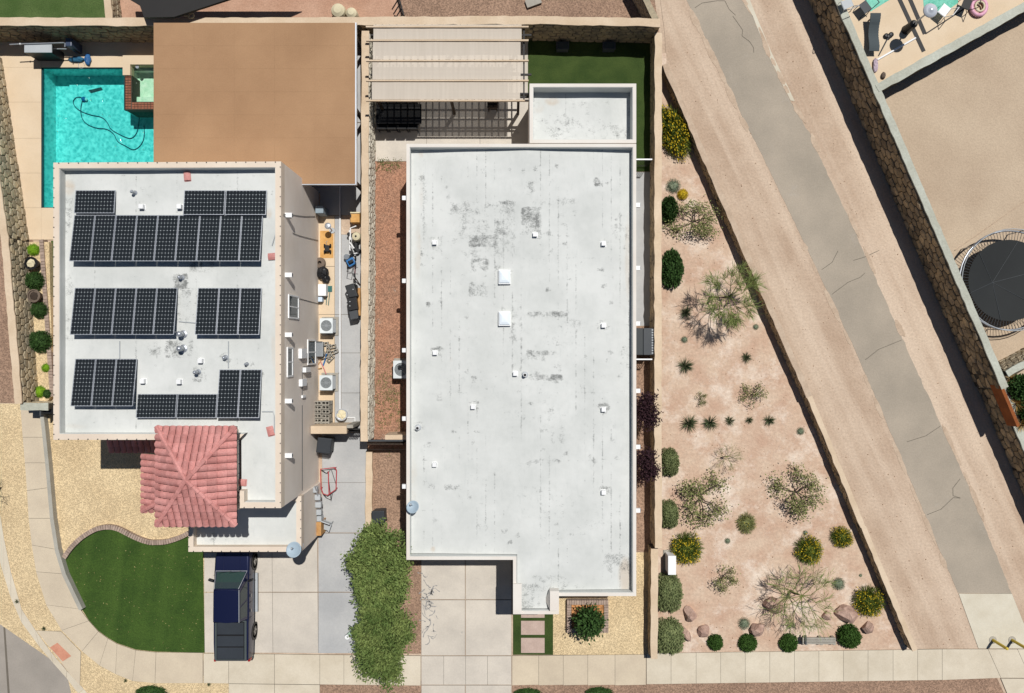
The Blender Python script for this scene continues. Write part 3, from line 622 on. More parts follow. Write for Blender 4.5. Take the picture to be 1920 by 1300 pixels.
wall('terrace_wall', 'sunlit rock wall with white cap in front of the spiky garden', [(1886,697),(1960,656),(2100,580)], 2.08, 0.25, 1, M['cap_grey'], True, 0.3, 0.22, M['stone2'], 0.05, z0=ZL-0.02, face_from=ZL, seed=8, parts=60)
struct('terrace_patio', MB().prism([(xy(1566,0,ZR)[0]+.34, xy(1566,0,ZR)[1]), (xy(1484,-190,ZR)[0]+.34, 22.5), (40, 28), (40, 20.5), xy(1921,6,ZT), (xy(1637,165,ZR)[0]+.34, xy(1637,165,ZR)[1])], ZL-0.03, ZT+0.02), M['deck'])
struct('terrace_garden', MB().prism([xy(1884,716,1.55), xy(1925,690,1.55), (80, at(0,600,1.55).y), (80, -12), xy(2060,1140,1.55)], ZL-0.03, 1.55), M['dirt_lot'])
o = MB().cbox(at(1884,760,ZT-0.2), 0.16, 2.2, 0.75, rz=math.radians(23)).build('edging_board', M['orange_wood']); tag(o, 'rust-brown board edging the spiky garden on the retaining wall', 'board')
# back wall, left wall, middle wall, east wall, diagonal garden wall
wall('back_wall', 'tall beige-capped rock wall shading the back yards of both houses', [(-200,46),(340,48),(700,46),(1000,44),(1238,49)], 2.0, 0.34, -1, M['cap'], True, 0.42, 0.3, M['stone'], 0.06, seed=11)
wall('left_wall', 'sunlit rubble wall with pale cap beside the pool and planter', [(-40,85),(14,446),(40,757)], 1.65, 0.3, 1, M['cap'], True, 0.4, 0.3, M['stone2'], 0.06, seed=14, parts=240)
wall('gate_wall', 'short grey-capped wall closing the planter beside the stucco house', [(38,757),(90,757)], 1.5, 0.3, 1, M['cap_grey'], True, 0.35, 0.3, M['stone2'], 0.05, seed=15)
wall('party_wall', 'long beige-capped rock wall between the two house lots', [(690,58),(690,460),(688,828)], 1.7, 0.3, 1, M['cap'], True, 0.3, 0.2, M['stone3'], 0.09, seed=17)
wall('party_wall', 'low beige wall along the drive with no rock facing', [(697,848),(696,1000),(697,1100)], 0.35, 0.28, 1, M['cap'], None, coremat=M['cap'])
wall('east_wall', 'beige-capped wall between the white-roofed house and the desert garden', [(1229,62),(1228,520),(1229,1028)], 1.3, 0.3, -1, M['cap'], True, 0.4, 0.3, M['stone'], 0.04, seed=19)
wall('east_wall', 'lower front stretch of beige wall beside the tan gravel yard', [(1222,1029),(1221,1236)], 0.9, 0.3, -1, M['cap'], True, 0.4, 0.3, M['stone'], 0.04, seed=20)
gw = [(1243,122),(1350,372),(1514,746)]; wall('garden_wall', 'upper stretch of low pale-capped wall between desert garden and path', gw, 0.78, 0.22, -1, M['sand'], True, 0.4, 0.26, M['stone'], 0.04, seed=22)
wall('garden_wall', 'middle stretch of low dark garden wall, one step down', [(1514.5,744),(1615,990)], 0.74, 0.2, -1, M['cap'], True, 0.4, 0.25, M['stone'], 0.04, seed=23)
wall('garden_wall', 'bottom stretch of low dark garden wall ending at the pavement', [(1615.5,989),(1712,1222)], 0.72, 0.2, -1, M['cap'], True, 0.4, 0.25, M['stone'], 0.04, seed=24)
wall('neighbour_wall', 'rock wall with shadowed face in the yard behind the back wall', [(1186,-40),(1226,38)], 1.3, 0.25, -1, M['stone2'], True, 0.3, 0.2, M['stone2'], 0.05, seed=25)
wall('neighbour_wall', 'short pale wall running up from the neighbour lawn corner', [(203,-30),(210,36)], 1.0, 0.3, 1, M['cap'], True, 0.3, 0.2, M['stone2'], 0.05, seed=26)
o = MB().prism(P([(225,-60),(560,-60),(430,-2),(326,32),(270,33),(262,10),(232,-8)],2.6), 2.45, 2.6).build('patio_shade', M['iron']); tag(o, 'black slab standing in for a shadow in the yard behind the back wall', 'roof')  # slab cut to a shadow's outline, shade put into its black colour
# east side: stub wall beside the drive with gate
o = MB().pbox(582,799,650,814,-0.05,1.75).build('stub_wall', M['cap'], bevel=0.03); tag(o, 'short thick beige stucco wall jutting from the stucco house into the side drive', 'wall')
gt = thing('iron_gate', 'dark slatted iron gate across the side drive', 'gate', at(664,806,0))
for i in range(9): MB().cbox(at(652+i*3.0, 807, 0.8), 0.03, 0.05, 1.5).build('bar', M['iron'], gt)
MB().pbox(650.5,804,677,806,1.42,1.5).build('rail', M['iron'], gt); MB().pbox(650.5,808,677,810,0.2,0.27).build('rail', M['iron'], gt)
MB().pbox(650,797,662,803,0.0,1.75).build('post', M['block'], gt)
# timber gate between party wall and right house
tg = thing('side_gate', 'dark timber gate closing the gravel side yard between the houses', 'gate', at(725,838,0))
for i in range(8): MB().cbox(at(698+i*8.4, 829, 0.9), 0.215, 0.05, 1.72).build('plank', M['wood_d'], tg)
MB().pbox(690,825,760,828,1.75,1.83).build('rail', M['dgrey'], tg)
o = MB().pbox(722,816,768,824.6,0.0,1.5).build('gate_pier', M['cap']); tag(o, 'beige ledge beside the dark timber side gate', 'wall')
for yy, lab in ((299,'thin white-topped iron fence across the passage at the lawn end'), (674,'thin white-topped iron fence below the black shed box')):
    f = thing('iron_fence', lab, 'fence', at(1210,yy,0))
    MB().pbox(1192,yy-1.2,1223,yy+1.2,1.48,1.53).build('rail', M['white'], f)
    a = at(1192,yy,1.5); b = at(1223,yy,1.5)
    for i in range(10): MB().cbox((a.x+(b.x-a.x)*i/9, a.y, 0.74), 0.025, 0.025, 1.48).build('bar', M['iron'], f)
    MB().box(a.x, a.y-0.015, 0.15, b.x, a.y+0.015, 0.2).build('rail', M['iron'], f)
g2 = thing('yard_gate', 'black gate at the foot of the pool planter', 'gate', at(88,772,0))
MB().pbox(76,764,104,776,0.0,1.2).build('gate_leaf', M['black'], g2); MB().pbox(74,763,77,780,0.0,1.35).build('post', M['dgrey'], g2)
# ---------------------------------------------------------------- houses
def offset_poly(poly, d):
    n = len(poly); a = sum(poly[i][0]*poly[(i+1)%n][1]-poly[(i+1)%n][0]*poly[i][1] for i in range(n)); s = 1 if a > 0 else -1; out = []
    for i in range(n):
        p0, p1, p2 = Vector(poly[i-1]), Vector(poly[i]), Vector(poly[(i+1)%n])
        n1 = Vector((-(p1-p0).y, (p1-p0).x)).normalized()*s; n2 = Vector((-(p2-p1).y, (p2-p1).x)).normalized()*s
        out.append(tuple(p1 + (n1+n2)*(d/(1+n1.dot(n2)))))
    return out
def ring(mb, poly, th, z0, z1, skip=()):
    inn = offset_poly(poly, th); n = len(poly)
    vs = [(x,y,z0) for x,y in poly]+[(x,y,z1) for x,y in poly]+[(x,y,z0) for x,y in inn]+[(x,y,z1) for x,y in inn]; fs = []
    for i in range(n):
        if i in skip: continue
        j = (i+1)%n; fs += [(i,j,n+j,n+i),(n+i,n+j,3*n+j,3*n+i),(3*n+i,3*n+j,2*n+j,2*n+i),(2*n+i,2*n+j,j,i)]
    mb.add(vs, fs); return inn
def pnoise(x, y, seed):
    r = np.random.RandomState(seed); t = np.zeros_like(x)
    for k in range(6):
        a = r.uniform(0,6.28); f = 0.5*1.7**k; t += np.sin(x*f*math.cos(a)+y*f*math.sin(a)+r.uniform(0,6.28))*0.75**k
    return t
def roof_sheet(parent, rects, zf, wearf, res=0.07):
    V = []; F = []; W = []; off = 0
    for x0,y0,x1,y1 in rects:
        nx = int((x1-x0)/res)+2; ny = int((y1-y0)/res)+2
        X, Y = np.meshgrid(np.linspace(x0,x1,nx), np.linspace(y0,y1,ny)); Z = zf(X, Y)
        V.append(np.stack([X.ravel(),Y.ravel(),Z.ravel()],1)); W.append(wearf(X.ravel(), Y.ravel(), Z.ravel()))
        i = np.arange(nx*ny).reshape(ny,nx); F.append(np.stack([i[:-1,:-1].ravel(),i[:-1,1:].ravel(),i[1:,1:].ravel(),i[1:,:-1].ravel()],1)+off); off += nx*ny
    V = np.concatenate(V); F = np.concatenate(F); W = np.concatenate(W); org = np.array(ORG[parent])
    o = fast_mesh('roof', V-org, F, M['roof'], parent, smooth=True); ORG[o] = ORG[parent].copy()
    at_ = o.data.attributes.new('wear', 'FLOAT_COLOR', 'POINT'); at_.data.foreach_set('color', np.concatenate([W, np.ones((len(W),1))],1).astype(np.float32).ravel())
    return o
def wear_fn(patches, stains, seam_px, seam0, seed, hseams=()):
    def f(X, Y, Z):
        px = 960 + X*S/(1-Z/H); py = 650 - Y*S/(1-Z/H)
        w = np.full_like(X, 0.14) + 0.05*pnoise(X*1.2, Y*1.2, seed)
        pn = pnoise(X*5, Y*5, seed+9)
        for x0,y0,x1,y1,a in patches:
            ex = np.clip(1-np.maximum(0, np.maximum(x0-px, px-x1))/8, 0, 1)*np.clip(1-np.maximum(0, np.maximum(y0-py, py-y1))/6, 0, 1)
            w = np.maximum(w, ex*(0.2+0.3*a+0.06*pn))
        s = (px-seam0)/seam_px; ds = np.abs(s-np.round(s))*seam_px
        on = pnoise(np.round(s)*7.3, Y*0.9, seed+1)
        w = np.maximum(w, np.where((ds < 1.3) & (on > 0.1), 0.3+0.09*np.clip(on,0,1.5), 0))
        for hy in hseams: w = np.maximum(w, np.where((np.abs(py-hy-2*np.sin(px/40)) < 1.3) & (pnoise(X*1.3, X*0+hy, seed+2) > 0.2), 0.33, 0))
        t = np.zeros_like(X)
        for x,y,rx,ry,a in stains: t = np.maximum(t, a*np.clip(1.6-1.6*(((px-x)/rx)**2+((py-y)/ry)**2), 0, 1))
        return np.stack([np.clip(w,0,1), t*np.clip(0.7+0.3*pnoise(X*4,Y*4,seed+3),0,1), np.zeros_like(X)], 1)
    return f
def dots(poly, z, step, parent):
    mb = MB(); n = len(poly)
    for i in range(n):
        a, b = Vector(poly[i]), Vector(poly[(i+1)%n]); L_ = (b-a).length; k = int(L_/step)
        for j in range(k):
            p = a+(b-a)*((j+.5)/k); mb.cbox((p.x,p.y,z), 0.04, 0.04, 0.03)
    mb.build('fastener_heads', M['dgrey'], parent, kind='stuff')

# ---- right house: single storey, white coated roof
ZP1 = 3.8
RH = thing('white_roof_house', 'single-storey house with long white coated flat roof', 'house', at(960,650,0))
RP = P([(762,270),(1193,270),(1193,1118),(1048,1118),(1048,1152),(962,1152),(962,1050),(762,1050)], ZP1)
MB().prism(RP, -0.05, 3.2).build('wall', M['stucco_w'], RH)
mb = MB(); inn = ring(mb, RP, 0.15, 3.2, ZP1); mb.build('parapet', mat('pale_parapet', G(244,238,228,0.77), G(238,228,216,0.77), big=.6, amt=.05), RH)
mb = MB(); ring(mb, offset_poly(RP, .151), 0.02, 3.2, ZP1-.03); mb.build('membrane_upstand', M['roof'], RH)
xr = at(985,0,3.55).x
def zf1(X, Y): return 3.56 - 0.038*np.abs(X-xr) + 0.008*np.sin(X*2.1+Y*0.7)
ix0 = min(p[0] for p in inn)-0.01; ix1 = max(p[0] for p in inn)+0.01; iyT = max(p[1] for p in inn)+0.01
yA = at(0,1050,ZP1).y+0.19; xA = at(962,0,ZP1).x+0.19; yB = at(0,1118,ZP1).y+0.19; xB = at(1048,0,ZP1).x-0.19; yC = at(0,1152,ZP1).y+0.19
pat = [(845,378,965,402,.55),(860,402,960,440,.4),(930,410,965,440,.75),(880,442,930,462,.85),(930,442,965,475,.55),(882,486,914,508,.75),(880,530,914,555,.6),(982,342,1002,364,.7),(1000,372,1078,384,.5),(980,390,1012,438,.75),(1050,396,1080,406,.6),(990,586,1062,594,.9),(988,658,1048,664,.75),(990,664,1020,676,.5),(1040,660,1048,690,.4),(990,704,1052,712,.9),(1020,708,1045,718,.6),(994,862,1050,868,.75),(835,909,862,918,.55),(1116,334,1124,348,.95),(1020,740,1030,800,.35),(1112,862,1160,868,.4),(955,560,985,640,.3),(1140,420,1175,470,.25),(790,330,800,480,.35),(1165,650,1185,700,.3),(700,570,705,580,.8),(980,1095,1010,1140,.75),(1000,1080,1060,1112,.3),(1130,1040,1180,1075,.4),(885,706,892,716,.9),(800,568,806,575,.9),(860,470,900,520,.3),(1010,600,1090,650,.25),(1035,800,1060,830,.35)]
pat += [(random.uniform(785,1170), y, 0, 0, 0.0) for y in ()]
R = random.Random(12)
for i in range(150):
    x = R.uniform(785,1170); y = R.uniform(300,1030); pat.append((x, y, x+R.uniform(1,10), y+R.uniform(1,8), R.uniform(.3,.8)))
for x,y in ((815,456),(816,662),(1131,458),(1131,611),(1131,768),(1131,923),(1003,441),(966,701),(887,763),(784,802),(945,520),(947,598)):
    pat.append((x-9,y-9,x+10,y+6,.5)); pat.append((x-7,y-10,x+8,y-6,.75))
sta = [(789,290,6,7,.9),(783,470,7,60,.35),(786,455,4,20,.6),(775,900,9,50,.4),(1178,480,8,90,.3),(1172,1080,14,40,.6),(812,1030,5,6,.5),(845,680,4,12,.5),(1172,1100,10,25,.5),(790,360,5,40,.3)]
roof_sheet(RH, [(ix0,yA,ix1,iyT),(xA,yB,ix1,yA),(xA,yC,xB,yB)], zf1, wear_fn(pat, sta, 16.8, 777, 21, (440,483,612,736,862,955,1000)))
MB().prism(P([(962,1095),(978,1095),(978,1151),(962,1151)],3.9), ZP1+.001, 3.9).build('entry_parapet', bpy.data.materials['pale_parapet'], RH)
mb = MB(); a = at(1031,1108,3.9); b = at(1048,1145,3.9); mb.box(a.x,a.y,3.0,b.x,b.y,3.95)
c = at(1022,1126,3.6); d0 = at(1031,1109,3.9); d1 = at(1031,1144,3.9); mb.add([(c.x,c.y,3.45),(d0.x,d0.y,3.9),(d1.x,d1.y,3.9),(d0.x,d0.y,3.4),(d1.x,d1.y,3.4)], [(0,1,2),(0,3,1),(0,2,4)]); mb.build('entry_cricket', bpy.data.materials['pale_parapet'], RH)
# back wing, lower roof behind a deep parapet
BW = P([(993,157),(1193,157),(1193,268.5),(993,268.5)], 3.7)
BW = [(x, max(y, at(0,270,ZP1).y+0.004)) for x, y in BW]
MB().prism(BW, -0.05, 2.9).build('back_wing_wall', M['stucco_w'], RH)
mb = MB(); inn = ring(mb, BW, 0.16, 2.9, 3.7); mb.build('back_wing_parapet', bpy.data.materials['pale_parapet'], RH)
mb = MB(); ring(mb, offset_poly(BW, .161), 0.02, 2.9, 3.67); mb.build('back_wing_upstand', M['roof'], RH)
wr = roof_sheet(RH, [(min(p[0] for p in inn)-.01, min(p[1] for p in inn)-.01, max(p[0] for p in inn)+.01, max(p[1] for p in inn)+.01)], lambda X,Y: 2.98+0*X+0.01*np.sin(X*2), wear_fn([(1000,190,1180,260,.12),(1010,225,1170,232,.3),(1100,235,1160,262,.4),(1030,240,1080,262,.3)], [(1035,190,16,9,.8),(1010,200,12,14,.3)], 30, 1000, 33)); wr.name = 'back_wing_roof'
# doors and windows so the house also reads from the side
gd = MB(); a = at(800,0,0).x; b = at(945,0,0).x; y = at(0,1050,ZP1).y
gdo = gd.box(a, y-0.03, 0.0, b, y-0.001, 2.2).build('garage_door', M['white'], RH)
for i in range(4): MB().box(a+.05, y-0.045, 0.06+i*.54, b-.05, y-0.031, 0.52+i*.54).build('panel', M['stucco_w'], gdo)
for px in (1080, 1150):
    x = at(px,0,2).x; y = at(0,1118,ZP1).y; wn = MB().box(x-.6, y-.03, 0.9, x+.6, y-.001, 2.1).build('window', M['white'], RH)
    for s in (-1,1): MB().box(x+s*.29-.26, y-.04, .96, x+s*.29+.26, y-.031, 2.04).build('pane', M['glass'], wn)
x = at(1005,0,2).x; y = at(0,1152,ZP1).y; dr = MB().box(x-.5, y-.03, 0, x+.5, y-.001, 2.1).build('door', M['wood_d'], RH); MB().cbox((x+.38,y-.06,1.0),.04,.06,.12).build('handle', M['steel'], dr)

# scuppers on both long sides
for px, ys_, sgn in ((757,(372,527,657,785,912),-1),(1198,(385,503,607,733,838,957),1)):
    for py in ys_:
        p = at(px, py, 3.35); xe = RP[0][0] if sgn < 0 else RP[1][0]
        sc = MB().cbox((xe+sgn*0.13, p.y, 3.35), 0.25, 0.2, 0.16).build('scupper', M['white'], RH)
        MB().cbox((xe+sgn*0.27, p.y, 3.35), 0.02, 0.15, 0.11).build('spout_mouth', M['dgrey'], sc)
def zr1(px, py): p = at(px,py,3.45); return float(zf1(np.array(p.x), np.array(p.y)))
def vent_box(px, py, z, label, s=0.21, h=0.18, group=None):
    p = at(px, py, z); t = thing('roof_vent', label, 'vent', (p.x, p.y, z), group)
    MB().box(p.x-s*.62, p.y-s*.62, z-0.02, p.x+s*.62, p.y+s*.62, z+0.02).build('flashing', M['white'], t)
    MB().cbox((p.x,p.y,z+0.02+h/2), s, s, h, top=.94).build('hood', M['white'], t, bevel=0.015)
    MB().cbox((p.x,p.y-s*.485,z+0.07), s*.7, 0.01, 0.07).build('outlet', M['dgrey'], t); return t
for px,py,lb in ((815,456,'white vent hood below the tan streak near the west parapet'),(816,662,'white vent hood near the west parapet beside the air conditioner'),(815,871,'white vent hood nearest the dish on the long roof'),(1131,458,'white vent hood by the east parapet closest to the back wing'),(1131,611,'white vent hood by the east parapet level with the skylights'),(1131,768,'white vent hood by the east parapet beside the upper plum tree'),(1131,923,'white vent hood by the east parapet closest to the entry'),(1003,441,'small white vent hood on the ridge above the dark stains'),(966,701,'white vent hood paired with a round pipe on the ridge'),(887,763,'white vent hood standing alone west of the ridge')):
    vent_box(px, py, zr1(px,py)-0.01, lb)
for px,py,lb in ((784,802,'round pipe vent near the west parapet of the long white roof'),(984,703,'round pipe vent paired with a vent hood on the ridge')):
    z = zr1(px,py)-.01; p = at(px,py,z); t = thing('pipe_vent', lb, 'vent pipe', p); MB().cyl(p, 0.09, 0.3, 12).build('pipe', M['white'], t, smooth=False); MB().lathe(p, [(.16,0),(.15,.03),(.09,.06)], 12).build('collar', M['grey'], t); MB().cyl(p+Vector((0,0,.3)), .07, .005, 12).build('opening', M['black'], t)
for py,lb in ((520,'square domed skylight nearer the dark stains'),(598,'square domed skylight nearer the two roof vents of the ridge')):
    z = zr1(945,py)-.01; p = at(946,py,z); t = thing('skylight', lb, 'skylight', p)
    MB().cbox(p+Vector((0,0,.09)), .56, .68, .16).build('kerb', M['white'], t)
    MB().lathe(p+Vector((0,0,.17)), [(.42,0),(.41,.02),(.36,.05),(.22,.08),(.02,.09)], 4, Matrix.Rotation(math.pi/4,3,'Z') @ Matrix.Diagonal((.84,1.0,1.0)) if False else Matrix.Diagonal((.86,1.02,1.0)) @ Matrix.Rotation(math.pi/4,3,'Z')).build('dome', M['skylight'], t, smooth=False, bevel=0.02)
def dish(px, py, z, rx, aim, label, zb=None):
    p = at(px, py, z); t = thing('satellite_dish', label, 'satellite dish', (p.x,p.y,zb if zb else z-0.6))
    d = Vector(aim).normalized(); Mx = Vector((0,0,1)).rotation_difference(d).to_matrix()
    MB().lathe(p, [(0.01,-0.09),(rx*.5,-0.065),(rx*.85,-0.015),(rx,0.02),(rx*.99,0.028),(rx*.84,0.0),(rx*.5,-0.05),(0.01,-0.075)], 24, Mx).build('reflector', mat('dish_paint', (0.36,0.44,0.5), (0.3,0.38,0.44), amt=0.05, rough=0.5), t, smooth=True)
    b = p - d*0.1; foot = Vector((p.x-d.x*.35, p.y-d.y*.35, t.location.z))
    MB().tube([foot, foot+Vector((0,0,.3)), b], .03, 8).build('mast', M['steel'], t)
    f = p + d*0.42 + Vector((0,0,-.16)); MB().tube([p-Vector((0,0,.22)), f], .015, 6).build('arm', M['steel'], t); MB().cbox(f, .07,.07,.1).build('receiver', M['grey'], t)
    MB().cbox(foot+Vector((0,0,.02)), .22,.22,.04).build('foot_plate', M['steel'], t)
dish(774, 951, 4.2, 0.3, (-.2,.5,1.1), 'grey satellite dish on the west edge of the long white roof', 3.38)

# ---- left house: two storeys, solar panels, tile tower
ZP2 = 6.2; ZR2 = 5.78
LH = thing('stucco_house', 'two-storey beige stucco house with parapet roof carrying solar panels', 'house', at(420,620,0))
LP = P([(100,306),(527,303),(527,953),(447,953),(447,825),(100,825)], ZP2)
LP[0] = (LP[0][0], LP[1][1]-0.05)
MB().prism(LP, -0.05, 5.7).build('wall', M['stucco'], LH)
mb = MB(); inn = ring(mb, LP, 0.25, 5.7, ZP2, (3,)); mb.box(LP[3][0],LP[3][1]+.2501,5.7,LP[3][0]+.25,LP[3][1]+.75,ZP2); mb.box(LP[3][0],LP[3][1]+.002,5.7,LP[3][0]+.249,LP[3][1]+.25,ZP2-.002); mb.build('parapet', M['parapet'], LH)
mb = MB(); ring(mb, offset_poly(LP, .251), 0.02, 5.7, ZP2-.03, (3,)); mb.build('membrane_upstand', M['roof'], LH); dots(offset_poly(LP, 0.03), ZP2+.012, 0.42, LH)
yA = LP[5][1]+.24; xA = LP[3][0]-.02
def zf2(X, Y): return ZR2 + 0.01*np.sin(X*1.7+Y)
pat = [(110,320,135,640,.3),(325,515,350,540,.8),(355,480,400,510,.5),(330,540,365,600,.5),(310,640,360,670,.6),(280,650,300,665,.6),(365,690,385,715,.85),(410,660,430,680,.6),(460,675,475,690,.4),(265,350,295,380,.3),(340,560,370,570,.5),(115,380,130,470,.3),(330,620,350,640,.4)]
for i in range(26):
    x = R.uniform(120,510); y = R.uniform(330,800); pat.append((x,y,x+R.uniform(1,8),y+R.uniform(1,8),R.uniform(.3,.8)))
roof_sheet(LH, [(LP[0][0]+.24, yA, LP[1][0]-.24, LP[1][1]-.24),(xA, LP[2][1]+.24, LP[1][0]-.24, yA)], zf2, wear_fn(pat, [(130,350,12,20,.8),(118,330,8,10,.5),(505,400,6,12,.5),(515,640,8,60,.3),(140,800,30,6,.4)], 38, 141, 44, (760,520,330)))
# garage wing
ZP3 = 3.6
GP = [(-15.26,-4.08),(-11.93,-4.08),(-11.93,-7.055),(-9.93,-7.055),(-9.93,-9.68),(-15.26,-9.68)]
MB().prism(GP, -0.05, 3.15).build('garage_wall', M['stucco'], LH)
mb = MB(); ring(mb, GP, 0.24, 3.15, ZP3); mb.build('garage_parapet', M['parapet'], LH); dots(offset_poly(GP, 0.03), ZP3+.012, 0.42, LH)
gr = roof_sheet(LH, [(GP[0][0]+.23,GP[4][1]+.23,GP[4][0]-.23,GP[2][1]-.01+.2),(GP[0][0]+.23,GP[2][1]+.19,GP[1][0]-.2,GP[0][1]-.2)], lambda X,Y: 3.24+0.006*np.sin(X*3), wear_fn([(395,1000,405,1016,.5)], [], 52, 400, 55)); gr.name = 'garage_roof'
gd = MB().box(-14.9,-9.71,0,-10.6,-9.681,2.15).build('garage_door', M['white'], LH)
for i in range(4): MB().box(-14.85,-9.725,.06+i*.52,-10.65,-9.711,.5+i*.52).build('panel', M['stucco'], gd)
# tower with hipped clay-tile roof
MB().box(-14.75,-7.2,ZP3-.3,-12.05,-4.12,6.95).build('tower_wall', M['stucco'], LH); MB().box(-14.75,-4.115,5.6,-12.05,-3.65,6.95).build('tower_wall', M['stucco'], LH)
ez = 7.0; tx0, ty1 = xy(295,800,ez); tx1, ty0 = xy(443,985,ez); ax, ay = (tx0+tx1)/2, (ty0+ty1)/2; az = 8.0
TR = MB().add([(tx0,ty0,ez-.08),(tx1,ty0,ez-.08),(tx1,ty1,ez-.08),(tx0,ty1,ez-.08),(ax,ay,az-.08),(tx0,ty0,ez-.14),(tx1,ty0,ez-.14),(tx1,ty1,ez-.14),(tx0,ty1,ez-.14)], [(0,1,4),(1,2,4),(2,3,4),(3,0,4),(8,7,6,5),(0,5,6,1),(1,6,7,2),(2,7,8,3),(3,8,5,0)]).build('tile_roof', M['core'], LH)
TILE = {}
def tile_verts(wd, ln, hh=0.085, lift=0.055):
    vs = []; nseg = 5
    for s, dz in ((0, lift), (ln*1.12, 0.0)):
        for k in range(nseg+1):
            t = k/nseg; vs.append((wd*(t-.5), s, dz + hh*math.sin(math.pi*(0.08+0.84*t))))
    for k in range(nseg+1):
        t = k/nseg; vs.append((wd*(t-.5), 0.004, lift - 0.03 + hh*0.55*math.sin(math.pi*(0.08+0.84*t))))
    fs = [(k,k+1,nseg+2+k,nseg+1+k) for k in range(nseg)] + [(2*(nseg+1)+k,2*(nseg+1)+k+1,k+1,k) for k in range(nseg)]
    return vs, fs
def tile_face(parent, A, B, C, D, wd=0.29, ln=0.36, matn=None):
    """A-B eave, C-D upper edge (B side, A side); C==D gives a triangle"""
    A, B, C, D = map(Vector, (A,B,C,D)); u = (B-A).normalized(); L_ = (B-A).length; nrm = u.cross((C+D)/2-A).normalized(); s = nrm.cross(u).normalized()
    if s.z < 0: s = -s; nrm = -nrm
    hgt = ((C+D)/2-A).dot(s); cu, du = (C-A).dot(u), (D-A).dot(u); nc = round(L_/wd); wd = L_/nc; nr = round(hgt/ln); ln = hgt/nr
    Rm = Matrix((u, s, u.cross(s))).transposed(); org = A
    base_vs, base_fs = tile_verts(wd*.93, ln); key = (round(wd,3), round(ln,3))
    if key not in TILE:
        me = bpy.data.meshes.new('tile'); me.from_pydata(base_vs, [], base_fs); me.materials.append(M['tile']); TILE[key] = me
    for r in range(nr):
        for c in range(nc):
            uc = (c+.5)*wd; s0 = r*ln; lo = lambda v: du*v/hgt; hi = lambda v: L_ + (cu-L_)*v/hgt
            e = ln*1.12
            if hi(s0) < uc-wd/2 or lo(s0) > uc+wd/2: continue
            whole = lo(s0+e) <= uc-wd/2 and hi(s0+e) >= uc+wd/2
            loc = org + u*uc + s*s0
            if whole: me = TILE[key]
            else:
                bm = bmesh.new(); vv = [bm.verts.new(v) for v in base_vs]
                for f in base_fs: bm.faces.new([vv[i] for i in f])
                for (p0, dr, sg) in (((0-uc, -s0), (du, hgt), 1), ((L_-uc, -s0), (cu-L_, hgt), -1)):
                    n_ = Vector((dr[1], -dr[0], 0)).normalized()*(-sg)
                    bmesh.ops.bisect_plane(bm, geom=bm.verts[:]+bm.edges[:]+bm.faces[:], plane_co=(p0[0],p0[1],0), plane_no=n_, clear_outer=True)
                if len(bm.faces) < 2: bm.free(); continue
                me = bpy.data.meshes.new('tile'); bm.to_mesh(me); bm.free(); me.materials.append(M['tile'])
            o = bpy.data.objects.new('tile', me); COL.objects.link(o); o.parent = parent; o.location = loc - ORG[parent]; o.rotation_euler = Rm.to_euler(); ORG[o] = loc
def hip(parent, a, b, n):
    a, b = Vector(a), Vector(b); d = (b-a).normalized(); L_ = (b-a).length/n
    for i in range(n):
        p = a + d*(L_*i); mb = MB(); q = p + d*L_*1.1; mb.tube([p+Vector((0,0,.055)), q+Vector((0,0,.02))], .12, 8, .1); mb.build('hip_tile', M['tile'], parent)
c4 = [(tx0,ty0,ez),(tx1,ty0,ez),(tx1,ty1,ez),(tx0,ty1,ez)]; ap = (ax,ay,az)
for i in range(4): tile_face(TR, c4[i], c4[(i+1)%4], ap, ap)
for i in range(4): hip(TR, c4[i], ap, 8)
# lower skirt over the porch and shaded pent roof beside it
MB().box(-16.35,-7.2,-.05,-15.27,-5.0,4.9).build('porch_wall', M['stucco'], LH)
sx0, sy1 = xy(268,850,5.0); sy0 = at(0,958,5.0).y; sx1 = -14.76; zt = 5.95
SK = MB().add([(sx0,sy0,4.92),(sx0,sy1,4.92),(sx1,sy1,zt-.08),(sx1,sy0+1.0,zt-.08),(sx1,sy0,4.92)], [(0,1,2,3),(0,3,4)]).build('porch_roof', M['core'], LH)
tile_face(SK, (sx0,sy1,5.0), (sx0,sy0,5.0), (sx1,sy0+1.0,zt), (sx1,sy1,zt)); tile_face(SK, (sx0,sy0,5.0), (sx1,sy0,5.0), (sx1,sy0+1.0,zt), (sx1,sy0+.95,zt)); hip(SK, (sx0,sy0,5.0), (sx1,sy0+1.0,zt), 6)
PT = MB().add([(-19.3,-5.05,2.95),(-16.4,-5.05,2.95),(-16.4,LP[4][1]-.003,3.35),(-19.3,LP[4][1]-.003,3.35)], [(0,1,2,3)]).build('pent_roof', M['core'], LH)
tile_face(PT, (-19.3,-5.05,3.02), (-16.4,-5.05,3.02), (-16.4,-4.08,3.42), (-19.3,-4.08,3.42))
for x in (-18.9, -16.9): MB().cbox((x,-4.9,1.45), .22,.22,2.95).build('porch_post', M['stucco'], LH)
